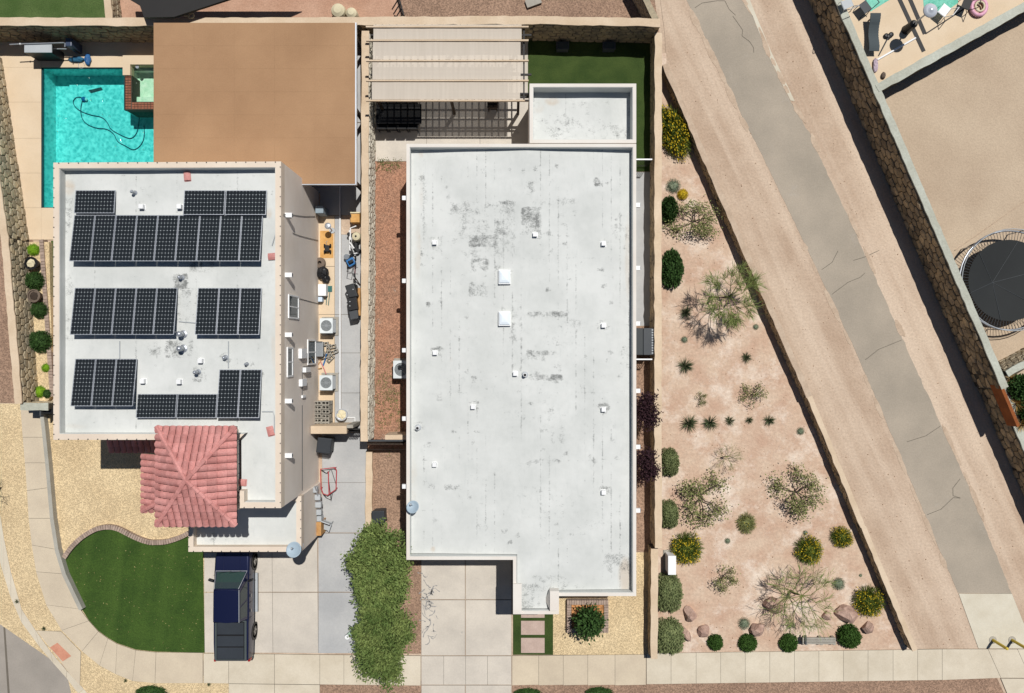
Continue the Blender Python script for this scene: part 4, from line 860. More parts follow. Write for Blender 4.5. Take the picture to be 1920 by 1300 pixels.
# east wall details: windows, utility boxes, wires, scuppers
XW = LP[1][0]
def ypx(py, z): return at(0, py, z).y
for k, (a, b, c, d) in enumerate(((540,559,554,598),(537.5,548,651,707),(576,591,637,684))):
    z1, z0 = zwall(a, XW), zwall(b, XW); zm = (z0+z1)/2; y1, y0 = ypx(c, zm), ypx(d, zm)
    mb = MB(); mb.box(XW-.02,y0,z0,XW+.05,y1,z0+.07); mb.box(XW-.02,y0,z1-.07,XW+.05,y1,z1); mb.box(XW-.02,y0,z0+.0701,XW+.05,y0+.07,z1-.0701); mb.box(XW-.02,y1-.07,z0+.0701,XW+.05,y1,z1-.0701); mb.box(XW-.02,(y0+y1)/2-.03,z0+.0701,XW+.04,(y0+y1)/2+.03,z1-.0701)
    wn = mb.build('window', M['white'], LH)
    for s in (0,1):
        ya = y0+.08 if s == 0 else (y0+y1)/2+.035; yb = (y0+y1)/2-.035 if s == 0 else y1-.08
        MB().box(XW+.002, ya, z0+.08, XW+.02, yb, z1-.08).build('pane', M['glass'], wn)
for a,b,c,d,dp in ((566,573,654,672,.16),(574,580,689,698,.2),(567,573,711,724,.16),(568,571,741,746,.08)):
    z1, z0 = zwall(a,XW+dp), zwall(b+2.5,XW+dp); zm=(z0+z1)/2; MB().box(XW+.002, ypx(d,zm), z0, XW+dp, ypx(c,zm), z1).build('utility_box', M['white'], LH)
for py in (404,516,628,752,854):
    z = 5.55; y = ypx(py, z); sc = MB().cbox((XW+.15,y,z), .3,.2,.18).build('scupper', M['white'], LH); MB().cbox((XW+.305,y,z), .01,.14,.12).build('spout_mouth', M['dgrey'], sc)
for l in ([(531,402),(548,403),(560,405),(572,406),(590,406)],[(548,437),(560,442),(575,446),(596,451)],[(560,560),(575,564),(590,568),(597,570)],[(531,405),(545,408)],[(566,745),(566,690),(568,688),(590,686)],[(566,920),(566,760)]):
    MB().tube([(XW+.02, ypx(b, zwall(a,XW)), zwall(a,XW)) for a,b in l], .012, 5).build('cable', M['dgrey'], LH)
ZV = ZR2
for px,py,lb in ((268,389,'white vent hood between the top solar panels, west one'),(339,389,'white vent hood touching the paired top solar panels'),(378,677,'white vent hood next to the black pipe cluster'),(270,715,'white vent hood beside the three-panel array'),(338,716,'white vent hood above the two landscape panels')):
    vent_box(px,py,ZV-.005,lb,.21,.2)
for px,py,r,h,lb in ((341,521,.07,.22,'dented pipe vent below the nine-panel row'),(344,627,.1,.4,'tall silver flue nearer the five-panel array'),(344,654,.1,.4,'tall silver flue nearer the vent hoods'),(372,698,.07,.35,'bent black vent pipe among dark stains'),(423,671,.07,.16,'short grey vent pipe above the two-panel array'),(253,362,.06,.25,'thin leaning vent pipe between the top solar panels'),(463,683,.05,.15,'stub of pipe above the two-panel array')):
    p = at(px,py,ZV); t = thing('pipe_vent', lb, 'vent pipe', (p.x,p.y,ZV-.005)); MB().cyl((p.x,p.y,ZV-.005), r, h, 12).build('pipe', M['grey'], t, smooth=True); MB().lathe((p.x,p.y,ZV-.004), [(r*1.9,0),(r*1.8,.03),(r*1.05,.07)], 12).build('collar', M['steel'], t); MB().lathe((p.x,p.y,ZV+h), [(r*1.25,0),(r*1.3,.04),(r*.4,.12)], 12).build('rain_cap', M['steel'], t, smooth=True)
for px,py,rz,lb in ((351,331,.1,'loose pink roof tile lying near the top parapet of the solar roof'),(512,481,1.65,'loose pink roof tile lying by the east parapet beside the nine-panel row'),(507,809,.25,'loose pink roof tile lying near the tile tower'),(453,905,1.5,'loose pink roof tile leaning at the foot of the tile tower')):
    p = at(px,py,ZV+.05); vs, fs = tile_verts(.3,.36,.06,.02); mb = MB()
    Rz = Matrix.Rotation(rz,3,'Z'); mb.add([Vector((p.x,p.y,ZV+.03))+Rz@(Vector(v)-Vector((0,.18,0))) for v in vs], fs); mb.add([Vector((p.x,p.y,ZV+.03))+Rz@(Vector((v[0]*1.0+.0,v[1],v[2]*.3))-Vector((0,.22,.02))) for v in vs], fs)
    tag(mb.build('roof_tile', M['tile'], None), lb, 'roof tile', None)
for i, l in enumerate(([(224,640),(224,672)],[(428,640),(428,690)],[(335,603),(345,604),(371,606)],[(491,772),(512,772),(514,780),(514,812)],[(520,420),(516,440),(510,460)])):
    lb = ['thin conduit from the five-panel array to the three-panel array','thin conduit from the upper three-panel array to the pair below','thin conduit bridging the gap between the middle arrays','white conduit bending round from the two-panel array to the parapet','loose wire curling down beside the nine-panel row'][i]
    tag(MB().tube([(*xy(a,b,ZV+.05),ZV+.04) for a,b in l], .022, 6).build('conduit', M['grey'], None), lb, 'conduit')
# solar panels
def panel(x0, x1, y0, y1, zl, zh, land, label, group):
    a = at(x0,y0,zl); b = at(x1,y0,zl); Yt = a.y; Yb = at(0,y1,zh).y
    cx = (a.x+b.x)/2; cy = (Yt+Yb)/2; t = thing('solar_panel', label, 'solar panel', (cx,cy,ZR2), group)
    def pt(u, v, off=0.0):
        return Vector((a.x+(b.x-a.x)*u, Yt+(Yb-Yt)*v, zl+(zh-zl)*v + off))
    e = 0.026/(b.x-a.x); f = 0.026/(Yt-Yb); th = .04
    mb = MB()
    for (u0,u1,v0,v1) in ((0.008,.992,0,f),(0.008,.992,1-f,1),(0.008,0.008+e,f,1-f),(.992-e,.992,f,1-f)):
        mb.add([pt(u0,v1,-th),pt(u1,v1,-th),pt(u1,v0,-th),pt(u0,v0,-th),pt(u0,v1),pt(u1,v1),pt(u1,v0),pt(u0,v0)], [(0,3,2,1),(4,5,6,7),(0,1,5,4),(1,2,6,5),(2,3,7,6),(3,0,4,7)])
    mb.build('frame', M['steel'], t)
    q = [pt(.008+e,1-f,-.006),pt(.992-e,1-f,-.006),pt(.992-e,f,-.006),pt(.008+e,f,-.006)]
    o = MB().quad(*q).build('cells', M['solar'], t); uvl = o.data.uv_layers.new(name='UVMap'); nu, nv = (12,6) if land else (6,12)
    for li, c in enumerate(((0,0),(nu,0),(nu,nv),(0,nv))): uvl.data[li].uv = c
    mb = MB()
    for u in (.15,.85): mb.tube([pt(u,.94,-.05), (*pt(u,.94).xy, ZR2-.005)], .02, 5); mb.tube([pt(u,.05,-.05), (*pt(u,.05).xy, ZR2-.005)], .02, 5)
    mb.build('support', M['steel'], t)
Z = ZR2
def array(xs0, xs1, n, y0, y1, zl, zh, land, label, group):
    wdt = (xs1-xs0)/n
    OR = ['nearest','second from','third from','fourth from','fifth from','sixth from','seventh from','eighth from','ninth from']
    for i in range(n): panel(xs0+i*wdt, xs0+(i+1)*wdt, y0, y1, Z+zl, Z+zh, land, label + (', %s the side drive' % OR[n-1-i] if n > 1 else ''), group)
array(141,217,1,357,400,.12,.24,True,'single landscape solar panel standing alone in the top corner of the roof',None)
array(345,501,2,357,403,.12,.26,True,'landscape panel of the pair touching the nine-panel row','panels of the top pair')
array(139,493,9,403.5,490,.14,.52,False,'tilted solar panel in the long nine-panel row','panels of the nine-panel row')
array(140,333,5,540,628,.14,.5,False,'tilted solar panel in the five-panel array','panels of the five-panel array')
array(371,491,3,540,628,.14,.48,False,'tilted panel in the three-panel array by the silver flues','panels of the upper three-panel array')
array(141,257,3,673,762,.14,.5,False,'tilted panel in the three-panel array over the front gravel','panels of the lower three-panel array')
array(257.5,408,2,739,784,.1,.26,True,'flat landscape panel in the pair behind the tile tower','panels of the lower landscape pair')
array(411,491,2,693,784,.14,.48,False,'tilted panel in the two-panel array near the tile tower','panels of the two-panel array')
dish(551, 1031, 4.4, .36, (-.1,.35,1.1), 'pale grey satellite dish on the garage corner above the driveway', 3.3)

# ---- brown patio cover
PC = thing('patio_shade', 'large flat brown patio roof beside the pool', 'patio roof', at(480,200,0))
x0, y1 = xy(288,43,3.0); x1, y0 = xy(666,345,3.0); x0b = xy(285,345,3.0)[0]
nsx, nsy = 5, 7
for i in range(nsx):
    for j in range(nsy):
        xa = x0+(x1-x0)*i/nsx; xb = x0+(x1-x0)*(i+1)/nsx; ya = y0+(y1-y0)*j/nsy; yb = y0+(y1-y0)*(j+1)/nsy
        MB().box(xa+.0012, ya+.0012, 2.86, xb-.0012, yb-.0012, 3.0+0.0006*((i*3+j*5)%4)).build('roof_sheet', M['brown_roof'], PC)
MB().box(x1+.002,y0-.01,2.84,x1+.07,y1,3.03).build('gutter', M['steel'], PC); MB().box(x0,y0-.05,2.84,x1+.07,y0-.012,3.02).build('gutter', M['steel'], PC)
MB().box(x1-.25,y0,2.62,x1-.1,y1,2.855).build('beam', M['wood_d'], PC); MB().box(x0+.1,y0,2.62,x0+.25,y1,2.855).build('beam', M['wood_d'], PC)
for px_ in (x0+.17, x1-.18):
    for f in (.02,.5,.97): MB().cbox((px_, y0+(y1-y0)*f+.1*(1-2*f), 1.32), .16,.16,2.6).build('post', M['wood_d'], PC)

# ---- pergola with shade cloth
PG = thing('pergola', 'pergola with pale cloth panels slung between long steel beams', 'pergola', at(840,150,0))
zb = 2.8
for py in (50,75.5,113.5,151,188.5):
    a = at(686,py,zb); b = at(991,py,zb); MB().box(a.x,a.y-.035,zb-.12,b.x,a.y+.035,zb).build('beam', M['cap'], PG)
for p0,p1,s0,s1 in ((46,73.6,700,978),(77.5,111.5,699,976),(115.5,149,698,976),(153,186.5,697,975)):
    a = at(s0,p0,zb-.05); b = at(s1,p1,zb-.05); mb = MB(); n = 12
    for i in range(n):
        for j in range(4):
            f = lambda u, v: (a.x+(b.x-a.x)*u/n, a.y+(b.y-a.y)*v/4, zb-.07-.02*math.sin(math.pi*v/4)-.006*math.sin(u*2.1))
            mb.quad(f(i,j),f(i+1,j),f(i+1,j+1),f(i,j+1))
    mb.build('shade_cloth', M['cloth'], PG, smooth=True)
a = at(700,50,2.6); b = at(985,188,2.6)
for i in range(22):
    x = a.x+(b.x-a.x)*(i+.3)/21.5; MB().box(x-.035,b.y-.05,2.55,x+.035,a.y+.1,2.6).build('rafter', M['iron'], PG)
for py in (66,140,176,182): p = at(0,py,2.52); MB().box(a.x-.15,p.y-.04,2.44,b.x+.3,p.y+.04,2.545).build('cross_beam', M['iron'], PG)
for px_,py_ in ((706,56),(845,56),(972,56),(706,184),(845,184),(972,184)):
    p = at(px_,py_,2.4); MB().cbox((p.x,p.y,1.23), .13,.13,2.4).build('post', M['wood_d'], PG)
MB().cbox(at(983,178,2.35), .5,.06,.1).build('bracket', M['iron'], PG)
dt = thing('dining_table', 'black outdoor dining table in the shade of the pergola', 'table', at(748,212,0))
MB().cbox(at(748,214,.74), 2.3,1.0,.05).build('table_top', M['black'], dt)
for sx in (-1,1):
    for sy in (-1,1): p = at(748,214,.36); MB().cbox((p.x+sx*1.0,p.y+sy*.4,.37), .06,.06,.7).build('leg', M['black'], dt)
def chair(px,py,rz,label,group,m=None):
    m = m or M['black']; p = at(px,py,.4); t = thing('patio_chair', label, 'chair', (p.x,p.y,0.02), group); Rz = Matrix.Rotation(rz,3,'Z')
    q = lambda x,y,z: Vector((p.x,p.y,0))+Rz@Vector((x,y,0))+Vector((0,0,z))
    MB().cbox(q(0,0,.43), .48,.46,.05, rz=rz).build('seat', m, t); MB().cbox(q(0,-.23,.72), .46,.05,.5, rz=rz, rx=.15).build('backrest', m, t)
    for a in (-1,1):
        MB().cbox(q(a*.25,0,.62), .05,.42,.04, rz=rz).build('armrest', m, t)
        for b in (-1,1): MB().cbox(q(a*.21,b*.19,.22), .04,.04,.4, rz=rz).build('leg', m, t)
for i in range(4): chair(718+i*19,237,0,'black chair on the house side of the shaded table, %s the party wall' % ('nearest','second from','third from','fourth from')[i],'chairs at the shaded table')
for i in range(4): chair(718+i*19,186,math.pi,'black chair on the back-wall side of the shaded table, %s the party wall' % ('nearest','second from','third from','fourth from')[i],'chairs on the far side of the table')
chair(924,198,0.0,'single dark patio chair standing apart under the pergola',None,M['wood_d'])
# ---------------------------------------------------------------- plants
def leafquads(C, Dn, ln, wd, rs):
    n = len(C); Dn = Dn/np.linalg.norm(Dn,axis=1,keepdims=True); rv = rs.normal(size=(n,3)); Wv = np.cross(Dn, rv); Wv /= np.linalg.norm(Wv,axis=1,keepdims=True)+1e-9
    ln = np.broadcast_to(np.asarray(ln,float).reshape(-1,1),(n,1)); wd = np.broadcast_to(np.asarray(wd,float).reshape(-1,1),(n,1))
    V = np.stack([C, C+Dn*ln*.5+Wv*wd*.5, C+Dn*ln, C+Dn*ln*.5-Wv*wd*.5],1).reshape(-1,3)
    return V, np.arange(4*n).reshape(n,4)
def rdir(n, rs, zmin=-1.0):
    d = rs.normal(size=(n*4,3)); d /= np.linalg.norm(d,axis=1,keepdims=True); d = d[d[:,2] > zmin][:n]; return d
def coreblob(r, sq=2.0, n=14, m=8, jit=.08, rs=None, zc=0.0):
    V = []; F = []
    for i in range(m+1):
        ph = -math.pi/2*0.25 + (math.pi*0.625)*i/m
        for k in range(n):
            t = 2*math.pi*k/n; q = r*(1+rs.uniform(-jit,jit)); c, s = math.cos(t), math.sin(t); e = (abs(c)**sq+abs(s)**sq)**(-1/sq)
            V.append((math.cos(ph)*c*e*q, math.cos(ph)*s*e*q, zc+max(0.0,math.sin(ph)+.2)*q*.85))
    for i in range(m):
        for k in range(n): F.append((i*n+k,i*n+(k+1)%n,(i+1)*n+(k+1)%n,(i+1)*n+k))
    return np.array(V), np.array(F)
def join(parts):
    V = []; F = []; o = 0
    for v, f in parts: V.append(v); F.append(f+o); o += len(v)
    return np.concatenate(V), np.concatenate(F)
def stem(t, rs, n=4, r=.03, h=.5, mt='twig'):
    mb = MB()
    for i in range(n):
        a = rs.uniform(0,6.28); mb.tube([(0,0,-.03),(.08*math.cos(a),.08*math.sin(a),h*.5),(.3*math.cos(a)*h,.3*math.sin(a)*h,h)], r, 5, r*.4)
    return mb.build('stem', M[mt], t)
def proto(cat='shrub', name='shrub'):
    t = thing(name, 'x', cat, (0,0,0)); return t
def clipped(m, seed, sq=2.0, n=2600, ls=.1, name='clipped_shrub'):
    rs = np.random.RandomState(seed); t = proto('shrub', name)
    d = rdir(n, rs, -.15); sqz = (np.abs(d[:,0])**sq+np.abs(d[:,1])**sq)**(-1/sq)*np.sqrt(d[:,0]**2+d[:,1]**2) if sq != 2 else np.ones(n)
    C = d*np.stack([sqz,sqz,np.ones(n)*.85],1)*(rs.uniform(.78,1.0,n)+.05*np.sin(d[:,0]*9+d[:,1]*7))[:,None]; C[:,2] = np.maximum(C[:,2]+.17,0.02)
    D = d + rs.normal(size=(n,3))*.7
    fast_mesh('foliage', *join([leafquads(C, D, rs.uniform(.6,1.2,n)*ls, ls*.45, rs), coreblob(.84, sq, rs=rs)]), M[m], t); stem(t, rs, 4, .03, .4); return t
def broom(m, seed, n=1700, fl=500, ln=.4):
    rs = np.random.RandomState(seed); t = proto('shrub','flowering_shrub')
    d = rdir(n, rs, .0); C = d*rs.uniform(.35,.75,n)[:,None]*np.array([1,1,.8]); C[:,2] += .05
    V = leafquads(C, d+rs.normal(size=(n,3))*.28+np.array([0,0,.15]), rs.uniform(.6,1.15,n)*ln, .028, rs)
    fast_mesh('foliage', *join([V, coreblob(.52, rs=rs, jit=.15)]), M[m], t); stem(t, rs, 5, .03, .4)
    if fl:
        d = rdir(fl, rs, -.05); C = d*rs.uniform(.8,1.05,fl)[:,None]*np.array([1,1,.85]); C[:,2] = np.maximum(C[:,2]+.08,.02)
        keep = (np.sin(C[:,0]*3+1+seed)+np.cos(C[:,1]*3.4))>-0.3; C = C[keep]; V = leafquads(C, rs.normal(size=(len(C),3)), .085, .065, rs); fast_mesh('flowers', *V, M['flower'], t, kind='stuff')
    return t
def spiky(m, seed, n=150, wd=.04, name='grass_clump', cat='grass clump', lo=.05):
    rs = np.random.RandomState(seed); t = proto(cat, name); el = np.radians(rs.uniform(8,80,n)); az = rs.uniform(0,6.28,n)
    D = np.stack([np.cos(el)*np.cos(az),np.cos(el)*np.sin(az),np.sin(el)],1); C = D*lo; C[:,2] = np.maximum(C[:,2],.01)
    fast_mesh('blades', *leafquads(C, D, rs.uniform(.65,1.08,n), wd, rs), M[m], t); MB().blob((0,0,.05),.1,.1,.1,8,4,.1,seed).build('crown', M[m], t); return t
def branches(rs, base, n1, n2, n3, length, rise, r0):
    mb = MB(); tips = []; mids = []
    for i in range(n1):
        a = 6.28*i/n1+rs.uniform(-.4,.4); d = Vector((math.cos(a),math.sin(a),rise*rs.uniform(.6,1.4))).normalized(); p0 = Vector(base); p1 = p0+d*length*rs.uniform(.35,.5)+Vector((0,0,.06)); mb.tube([p0,(p0+p1)/2+Vector(rs.normal(size=3)*.03),p1], r0, 5, r0*.7)
        for j in range(n2):
            d2 = (d+Vector(rs.normal(size=3)*.5)+Vector((0,0,.05))).normalized(); p2 = p1+d2*length*rs.uniform(.22,.4); mb.tube([p1,(p1+p2)/2+Vector(rs.normal(size=3)*.03),p2], r0*.55, 4, r0*.35); mids.append((p1,p2))
            for k in range(n3):
                d3 = (d2+Vector(rs.normal(size=3)*.6)).normalized(); p3 = p2+d3*length*rs.uniform(.15,.32)
                if p3.z < .05: p3.z = .05
                mb.tube([p2,p3], r0*.3, 3, r0*.12); tips.append((p2,p3))
    return mb, tips, mids
def sparse(m, seed, n=900, ls=.06, nb=(5,3,4), tw='twig', rise=.7, name='sparse_shrub', lw=.6, spread=.15):
    rs = np.random.RandomState(seed); t = proto('shrub', name); mb, tips, mids = branches(rs,(0,0,-.02),*nb,1.0,rise,.028); mb.build('branches', M[tw], t)
    if n:
        idx = rs.randint(0,len(tips),n); A = np.array([tuple(a) for a,b in tips])[idx]; Bq = np.array([tuple(b) for a,b in tips])[idx]; f = rs.uniform(.1,1.1,n)[:,None]
        C = A+(Bq-A)*f+rs.normal(size=(n,3))*spread; C[:,2] = np.maximum(C[:,2],.03); fast_mesh('foliage', *leafquads(C, rs.normal(size=(n,3)), rs.uniform(.6,1.3,n)*ls, ls*lw, rs), M[m], t)
    return t
def feather(m, seed, n=1500, ln=.3, off=(0.5,0.15,0.9)):
    """thin-stemmed desert tree: dark trunk leaning to one side, haze of green wands"""
    rs = np.random.RandomState(seed); t = proto('tree','desert_tree'); top = Vector(off)
    MB().tube([(0,0,-.03),(off[0]*.1,off[1]*.5,off[2]*.45),(off[0]*.6,off[1]*1.1,off[2]*.8),top], .045, 6, .022).build('trunk', M['twig'], t)
    mb, tips, mids = branches(rs, top, 11, 4, 4, 1.0, .3, .013); mb.build('branches', M['twig_green'], t); T2 = tips+mids
    idx = rs.randint(0,len(T2),n); A = np.array([tuple(a) for a,b in T2])[idx]; Bq = np.array([tuple(b) for a,b in T2])[idx]; C = A+(Bq-A)*rs.uniform(0,1,n)[:,None]
    D = (Bq-A)*2.2+rs.normal(size=(n,3))*.2+np.array([0,0,-.05]); Ln = rs.uniform(.4,1.1,n)*ln; C[:,2] = np.maximum(C[:,2],.25)
    fast_mesh('foliage', *leafquads(C, D, Ln, .013, rs), M[m], t); return t
def tree(name, label, base, h, cr, leafm, nclump, per, ls, seed, cz=None, group=None, flat=1.0):
    rs = np.random.RandomState(seed); t = thing(name, label, 'tree', base, group); cz = cz or h*.6; rx, ry, rz = cr
    mb = MB(); fork = Vector((0,0,cz-rz*.55)); mb.tube([(0,0,-.04),(.03,-.02,fork.z*.5),fork], .13, 8, .09)
    C = []; D = []
    d = rdir(nclump, rs, -.55); rad = rs.uniform(.4,1.12,nclump)**.7
    for i in range(nclump):
        c = np.array([d[i,0]*rx*rad[i]*(1+.12*math.sin(5*math.atan2(d[i,1],d[i,0])+seed)), d[i,1]*ry*rad[i], cz+d[i,2]*rz*rad[i]])
        if i % 3 == 0: q = Vector(c); mb.tube([fork, fork*.5+q*.5+Vector((0,0,-.12)), q], .045, 5, .012)
        k = int(per*rs.uniform(.6,1.4)); C.append(c+rs.normal(size=(k,3))*np.array([.17,.17,.11])); D.append(np.tile(d[i]*.5+np.array([0,0,-.1]),(k,1))+rs.normal(size=(k,3))*.75)
    keep = ORG[t]; ORG[t] = Vector((0,0,0)); mb.build('trunk', M['bark'], t); ORG[t] = keep; C = np.concatenate(C); D = np.concatenate(D); fast_mesh('crown', *leafquads(C, D, rs.uniform(.7,1.3,len(C))*ls, ls*.48, rs), M[leafm], t); return t

# front shade trees between the drives
p = at(714,1062,2.9); tree('shade_tree','dense green shade tree beside the black bin and stucco house drive',(p.x,p.y,0),4.6,(1.25,1.85,1.35),'leaf',190,105,.155,31,3.0)
p = at(716,1198,2.9); tree('shade_tree','dense green shade tree overhanging the front pavement',(p.x,p.y,0),4.5,(1.15,2.05,1.3),'leaf',190,105,.155,32,2.9)
p = at(1213,770,1.9); tree('plum_tree','dark purple-leaved plum tree in the passage, closer to the iron fence',(p.x,p.y,0),2.6,(.42,.85,.6),'leaf_purple',34,60,.14,35,1.9)
p = at(1213,874,1.9); tree('plum_tree','dark purple-leaved plum tree in the passage, farther from the iron fence',(p.x,p.y,0),2.4,(.42,.68,.55),'leaf_purple',28,60,.14,36,1.8)
# clipped globes along the pavement
pg = clipped('leaf_globe', 41, n=1900, ls=.19)
for px,py,r,lb in ((1342,1206,14,'small dark green clipped globe beside the two flat boulders'),(1403,1207,16,'dark green clipped globe touching a tilted boulder'),(1480,1207,16,'dark green clipped globe at the bench end nearest the bare tree'),(1594,1195,20.5,'largest dark green clipped globe between bench and boulder')):
    z = r/36*.8; place(pg, USED, (*xy(px,py,z*.6),0), px*.7, (r/36,r/36*1.05,r/36*1.05), lb)
ph = clipped('leaf_sage', 42, 3.0, 2200, .15, 'hedge_shrub')
for px,py,rx,ry,lb in ((1257,868,18,26,'grey-green clipped shrub against the east wall beside the lower plum tree'),(1256,966,18,26,'grey-green clipped shrub against the east wall above the yellow broom'),(1256,1114,25,36,'boxy grey-green clipped shrub next to the white cabinet'),(1257,1196,28,33,'big round grey-green clipped shrub at the corner of the pavement')):
    place(ph, USED, (*xy(px,py,.4),0), 0, (rx/36*.97,ry/36*.97,.75), lb)
pd = clipped('leaf_dark', 43, 2.2, 1800, .2, 'rounded_shrub')
for px,py,rx,ry,lb in ((1261,504,21,35,'dark green rounded shrub against the east wall below the sparse bush'),(1256,392,16,24,'dark green rounded shrub under the grey-leaved one by the east wall')):
    place(pd, USED, (*xy(px,py,.4),0), 0, (rx/36*.97,ry/36*.97,.8), lb)
pb = broom('leaf_yg', 44)
for px,py,rx,ry,lb in ((1290,1031,33,33,'yellow-flowering broom bush beside the white cabinet'),(1521,1035,28,30,'green broom bush with few flowers above the bare-branched tree'),(1634,1131,31,32,'yellow-flowering broom bush crowding the diagonal wall'),(1584,1011,21,24,'small yellow-tipped broom bush near the diagonal wall')):
    place(pb, USED, (*xy(px,py,.5),0), px*.31, (rx/36,ry/36,max(.6,rx/36)), lb)
pb2 = broom('leaf_yg', 45, 2200, 900)
place(pb2, USED, (*xy(1266,244,.6),0), .4, (31/36,56/36,1.0), 'tall yellow broom bush squeezed between east wall and diagonal wall')
pb3 = broom('leaf_olive', 46, 1300, 60); place(pb3, USED, (*xy(1402,983,.3),0), 0, (20/36,22/36,.5), 'small dull green bush alone between the two sparse shrubs')
pgry = broom('leaf_grey', 47, 900, 0, .3)
for px,py,r,lb in ((1573,1095,15,'grey-leaved tuft near the diagonal wall below the green broom'),(1396,1170,14,'grey-leaved tuft above the tilted boulder'),(1263,349,17,'grey-leaved mound against the east wall beside a yellow flower'),(1502,809,9,'little grey tuft alone near the diagonal wall'),(1284,637,8,'little green tuft between two spiky clumps'),(1365,1015,7,'tiny dry tuft beside the broom bush'),(1511,1000,6,'tiny dry tuft under the large sparse shrub'),(1418,613,7,'tiny green tuft below the feathery tree'),(1615,1080,4,'tiny tuft between grey tuft and diagonal wall')):
    place(pgry, USED, (*xy(px,py,.1),0), px, (r/36,r/36,r/36*.8), lb)
pf = clipped('flower', 48, 2.0, 700, .2, 'flower_clump'); place(pf, USED, (*xy(1282,363,.3),0), 0, (10/36,10/36,.3), 'bright yellow flower clump at the edge of the sparse bush')
ps = spiky('leaf_blade', 49, 170, .05)
for px,py,r,lb,gp in ((1285,587,15,'spiky clump standing beside the dark trunk of the feathery tree',None),(1284,686,18,'wide spiky clump near the iron fence end of the garden',None),(1399,671,12,'spiky clump below the green side of the feathery tree',None),(1291,794,19,'large spiky clump at the wall end of the row of five',None),(1331,793,17,'second spiky clump from the wall in the row of five',None),(1368,789,11,'spiky clump in the middle of the row of five',None),(1404,788,9,'smallest spiky clump in the row of five',None),(1441,788,13,'spiky clump at the outer end of the row of five',None)):
    place(ps, USED, (*xy(px,py,0),0), px, r/36*1.12, lb, gp)
pt = sparse('leaf_olive', 50, 1700, .08, (6,3,4))
for px,py,rx,ry,z,lb in ((1318,934,58,56,1.4,'wide sparse olive shrub touching the grey-green clipped shrub'),(1496,926,50,58,1.5,'wide sparse olive shrub standing alone near the diagonal wall'),(1302,415,42,60,1.3,'sparse olive bush behind the dark rounded shrub')):
    place(pt, USED, (*xy(px,py,.5),0), px, (rx/36*.95,ry/36*.95,z*.8), lb)
pt2 = sparse('leaf_olive', 51, 650, .12, (5,3,3))
for px,py,r,lb in ((1358,1083,26,'knee-high leafy sprawl left of the bare-branched tree'),(1411,740,24,'thin leggy shrub in the middle of the garden'),(1315,748,13,'wispy little shrub above the row of five clumps')):
    place(pt2, USED, (*xy(px,py,.2),0), px, (r/36,r/36,r/36*1.1), lb)
pf1 = feather('leaf_palo', 52, 2600, .34, (.35,-.05,.9)); place(pf1, USED, (*xy(1331,558,0),0), 0, (1.55,1.5,1.8), 'feathery green desert tree leaning from a dark forked trunk')
pf2 = feather('leaf_palo', 53, 900, .34, (.1,.05,.6)); place(pf2, USED, (*xy(1482,1108,0),0), .3, (1.75,1.7,1.9), 'bare-branched green-twigged tree above the boulders')
pf3 = feather('leaf_olive', 54, 240, .22, (.25,.1,.5)); place(pf3, USED, (*xy(1352,858,0),0), .2, (.85,.75,.9), 'small nearly bare tree with crooked dark twigs')
# boulders
def boulder(px, py, rx, ry, h, rz, seed, label):
    p = at(px,py,h*.5); bm = bmesh.new(); bmesh.ops.create_icosphere(bm, subdivisions=1, radius=1.0); R_ = random.Random(seed)
    for k in range(11):
        n_ = Vector((R_.uniform(-1,1),R_.uniform(-1,1),R_.uniform(-.2,1))).normalized(); bmesh.ops.bisect_plane(bm, geom=bm.verts[:]+bm.edges[:]+bm.faces[:], plane_co=n_*R_.uniform(.5,.8), plane_no=n_, clear_outer=True); bmesh.ops.contextual_create(bm, geom=[e for e in bm.edges if e.is_boundary])
    for v in bm.verts: v.co += v.co.normalized()*R_.uniform(-.03,.03); v.co = Vector((v.co.x*rx/36*1.25, v.co.y*ry/36*1.25, max(v.co.z*h*.9+h*.3,-.04)))
    me = bpy.data.meshes.new('boulder'); bm.to_mesh(me); bm.free(); me.materials.append(M['boulder']); o = bpy.data.objects.new('boulder', me); COL.objects.link(o); o.location = (p.x,p.y,0); o.rotation_euler = (0,0,rz); tag(o, label, 'boulder')
for a in ((1294,1153,13,14,.5,.1,1,'flat-topped pink boulder beside the boxy clipped shrub'),(1288,1191,8,14,.4,.2,2,'narrow pink boulder half hidden by the round clipped shrub'),(1321,1185,12,11,.35,.5,3,'small pink boulder above the smallest globe'),(1453,1139,19,15,.6,-.3,4,'reddish boulder under the branches of the bare tree'),(1423,1182,15,12,.5,.3,5,'tilted boulder leaning over a clipped globe'),(1590,1152,20,15,.6,0,6,'largest boulder, flat-topped, beside the broom bush'),(1629,1180,12,12,.45,.6,7,'brown boulder nearest the diagonal wall'),(1552,1155,9,8,.35,.2,8,'small pale boulder beside the largest boulder')): boulder(*a)
# bench
bn = thing('garden_bench', 'low pale concrete bench between two clipped globes', 'bench', at(1535,1201,0))
for i in range(3): a = at(1505,1196+i*4.4,.42); b = at(1566,1199.6+i*4.4,.42); MB().box(a.x,a.y,.36,b.x,b.y,.42).build('seat_slab', M['block'], bn)
for px in (1510,1538,1562): p = at(px,1201,.2); MB().cbox((p.x,p.y,.18),.14,.36,.36).build('leg', M['block'], bn)
MB().pbox(1509.5,1192,1512.5,1209,.421,.5).build('armrest', M['dgrey'], bn)
wc = thing('utility_cabinet', 'white metal utility cabinet beside the yellow broom bush', 'cabinet', at(1258,1062,0))
p = at(1260,1060,.85); MB().cbox((p.x,p.y,.42), .36,.9,.84).build('body', M['white'], wc); MB().cbox((p.x,p.y,.86), .4,.96,.04).build('lid', M['white'], wc); MB().cbox((p.x-.02,p.y,.02), .5,1.1,.06).build('plinth', M['block'], wc)
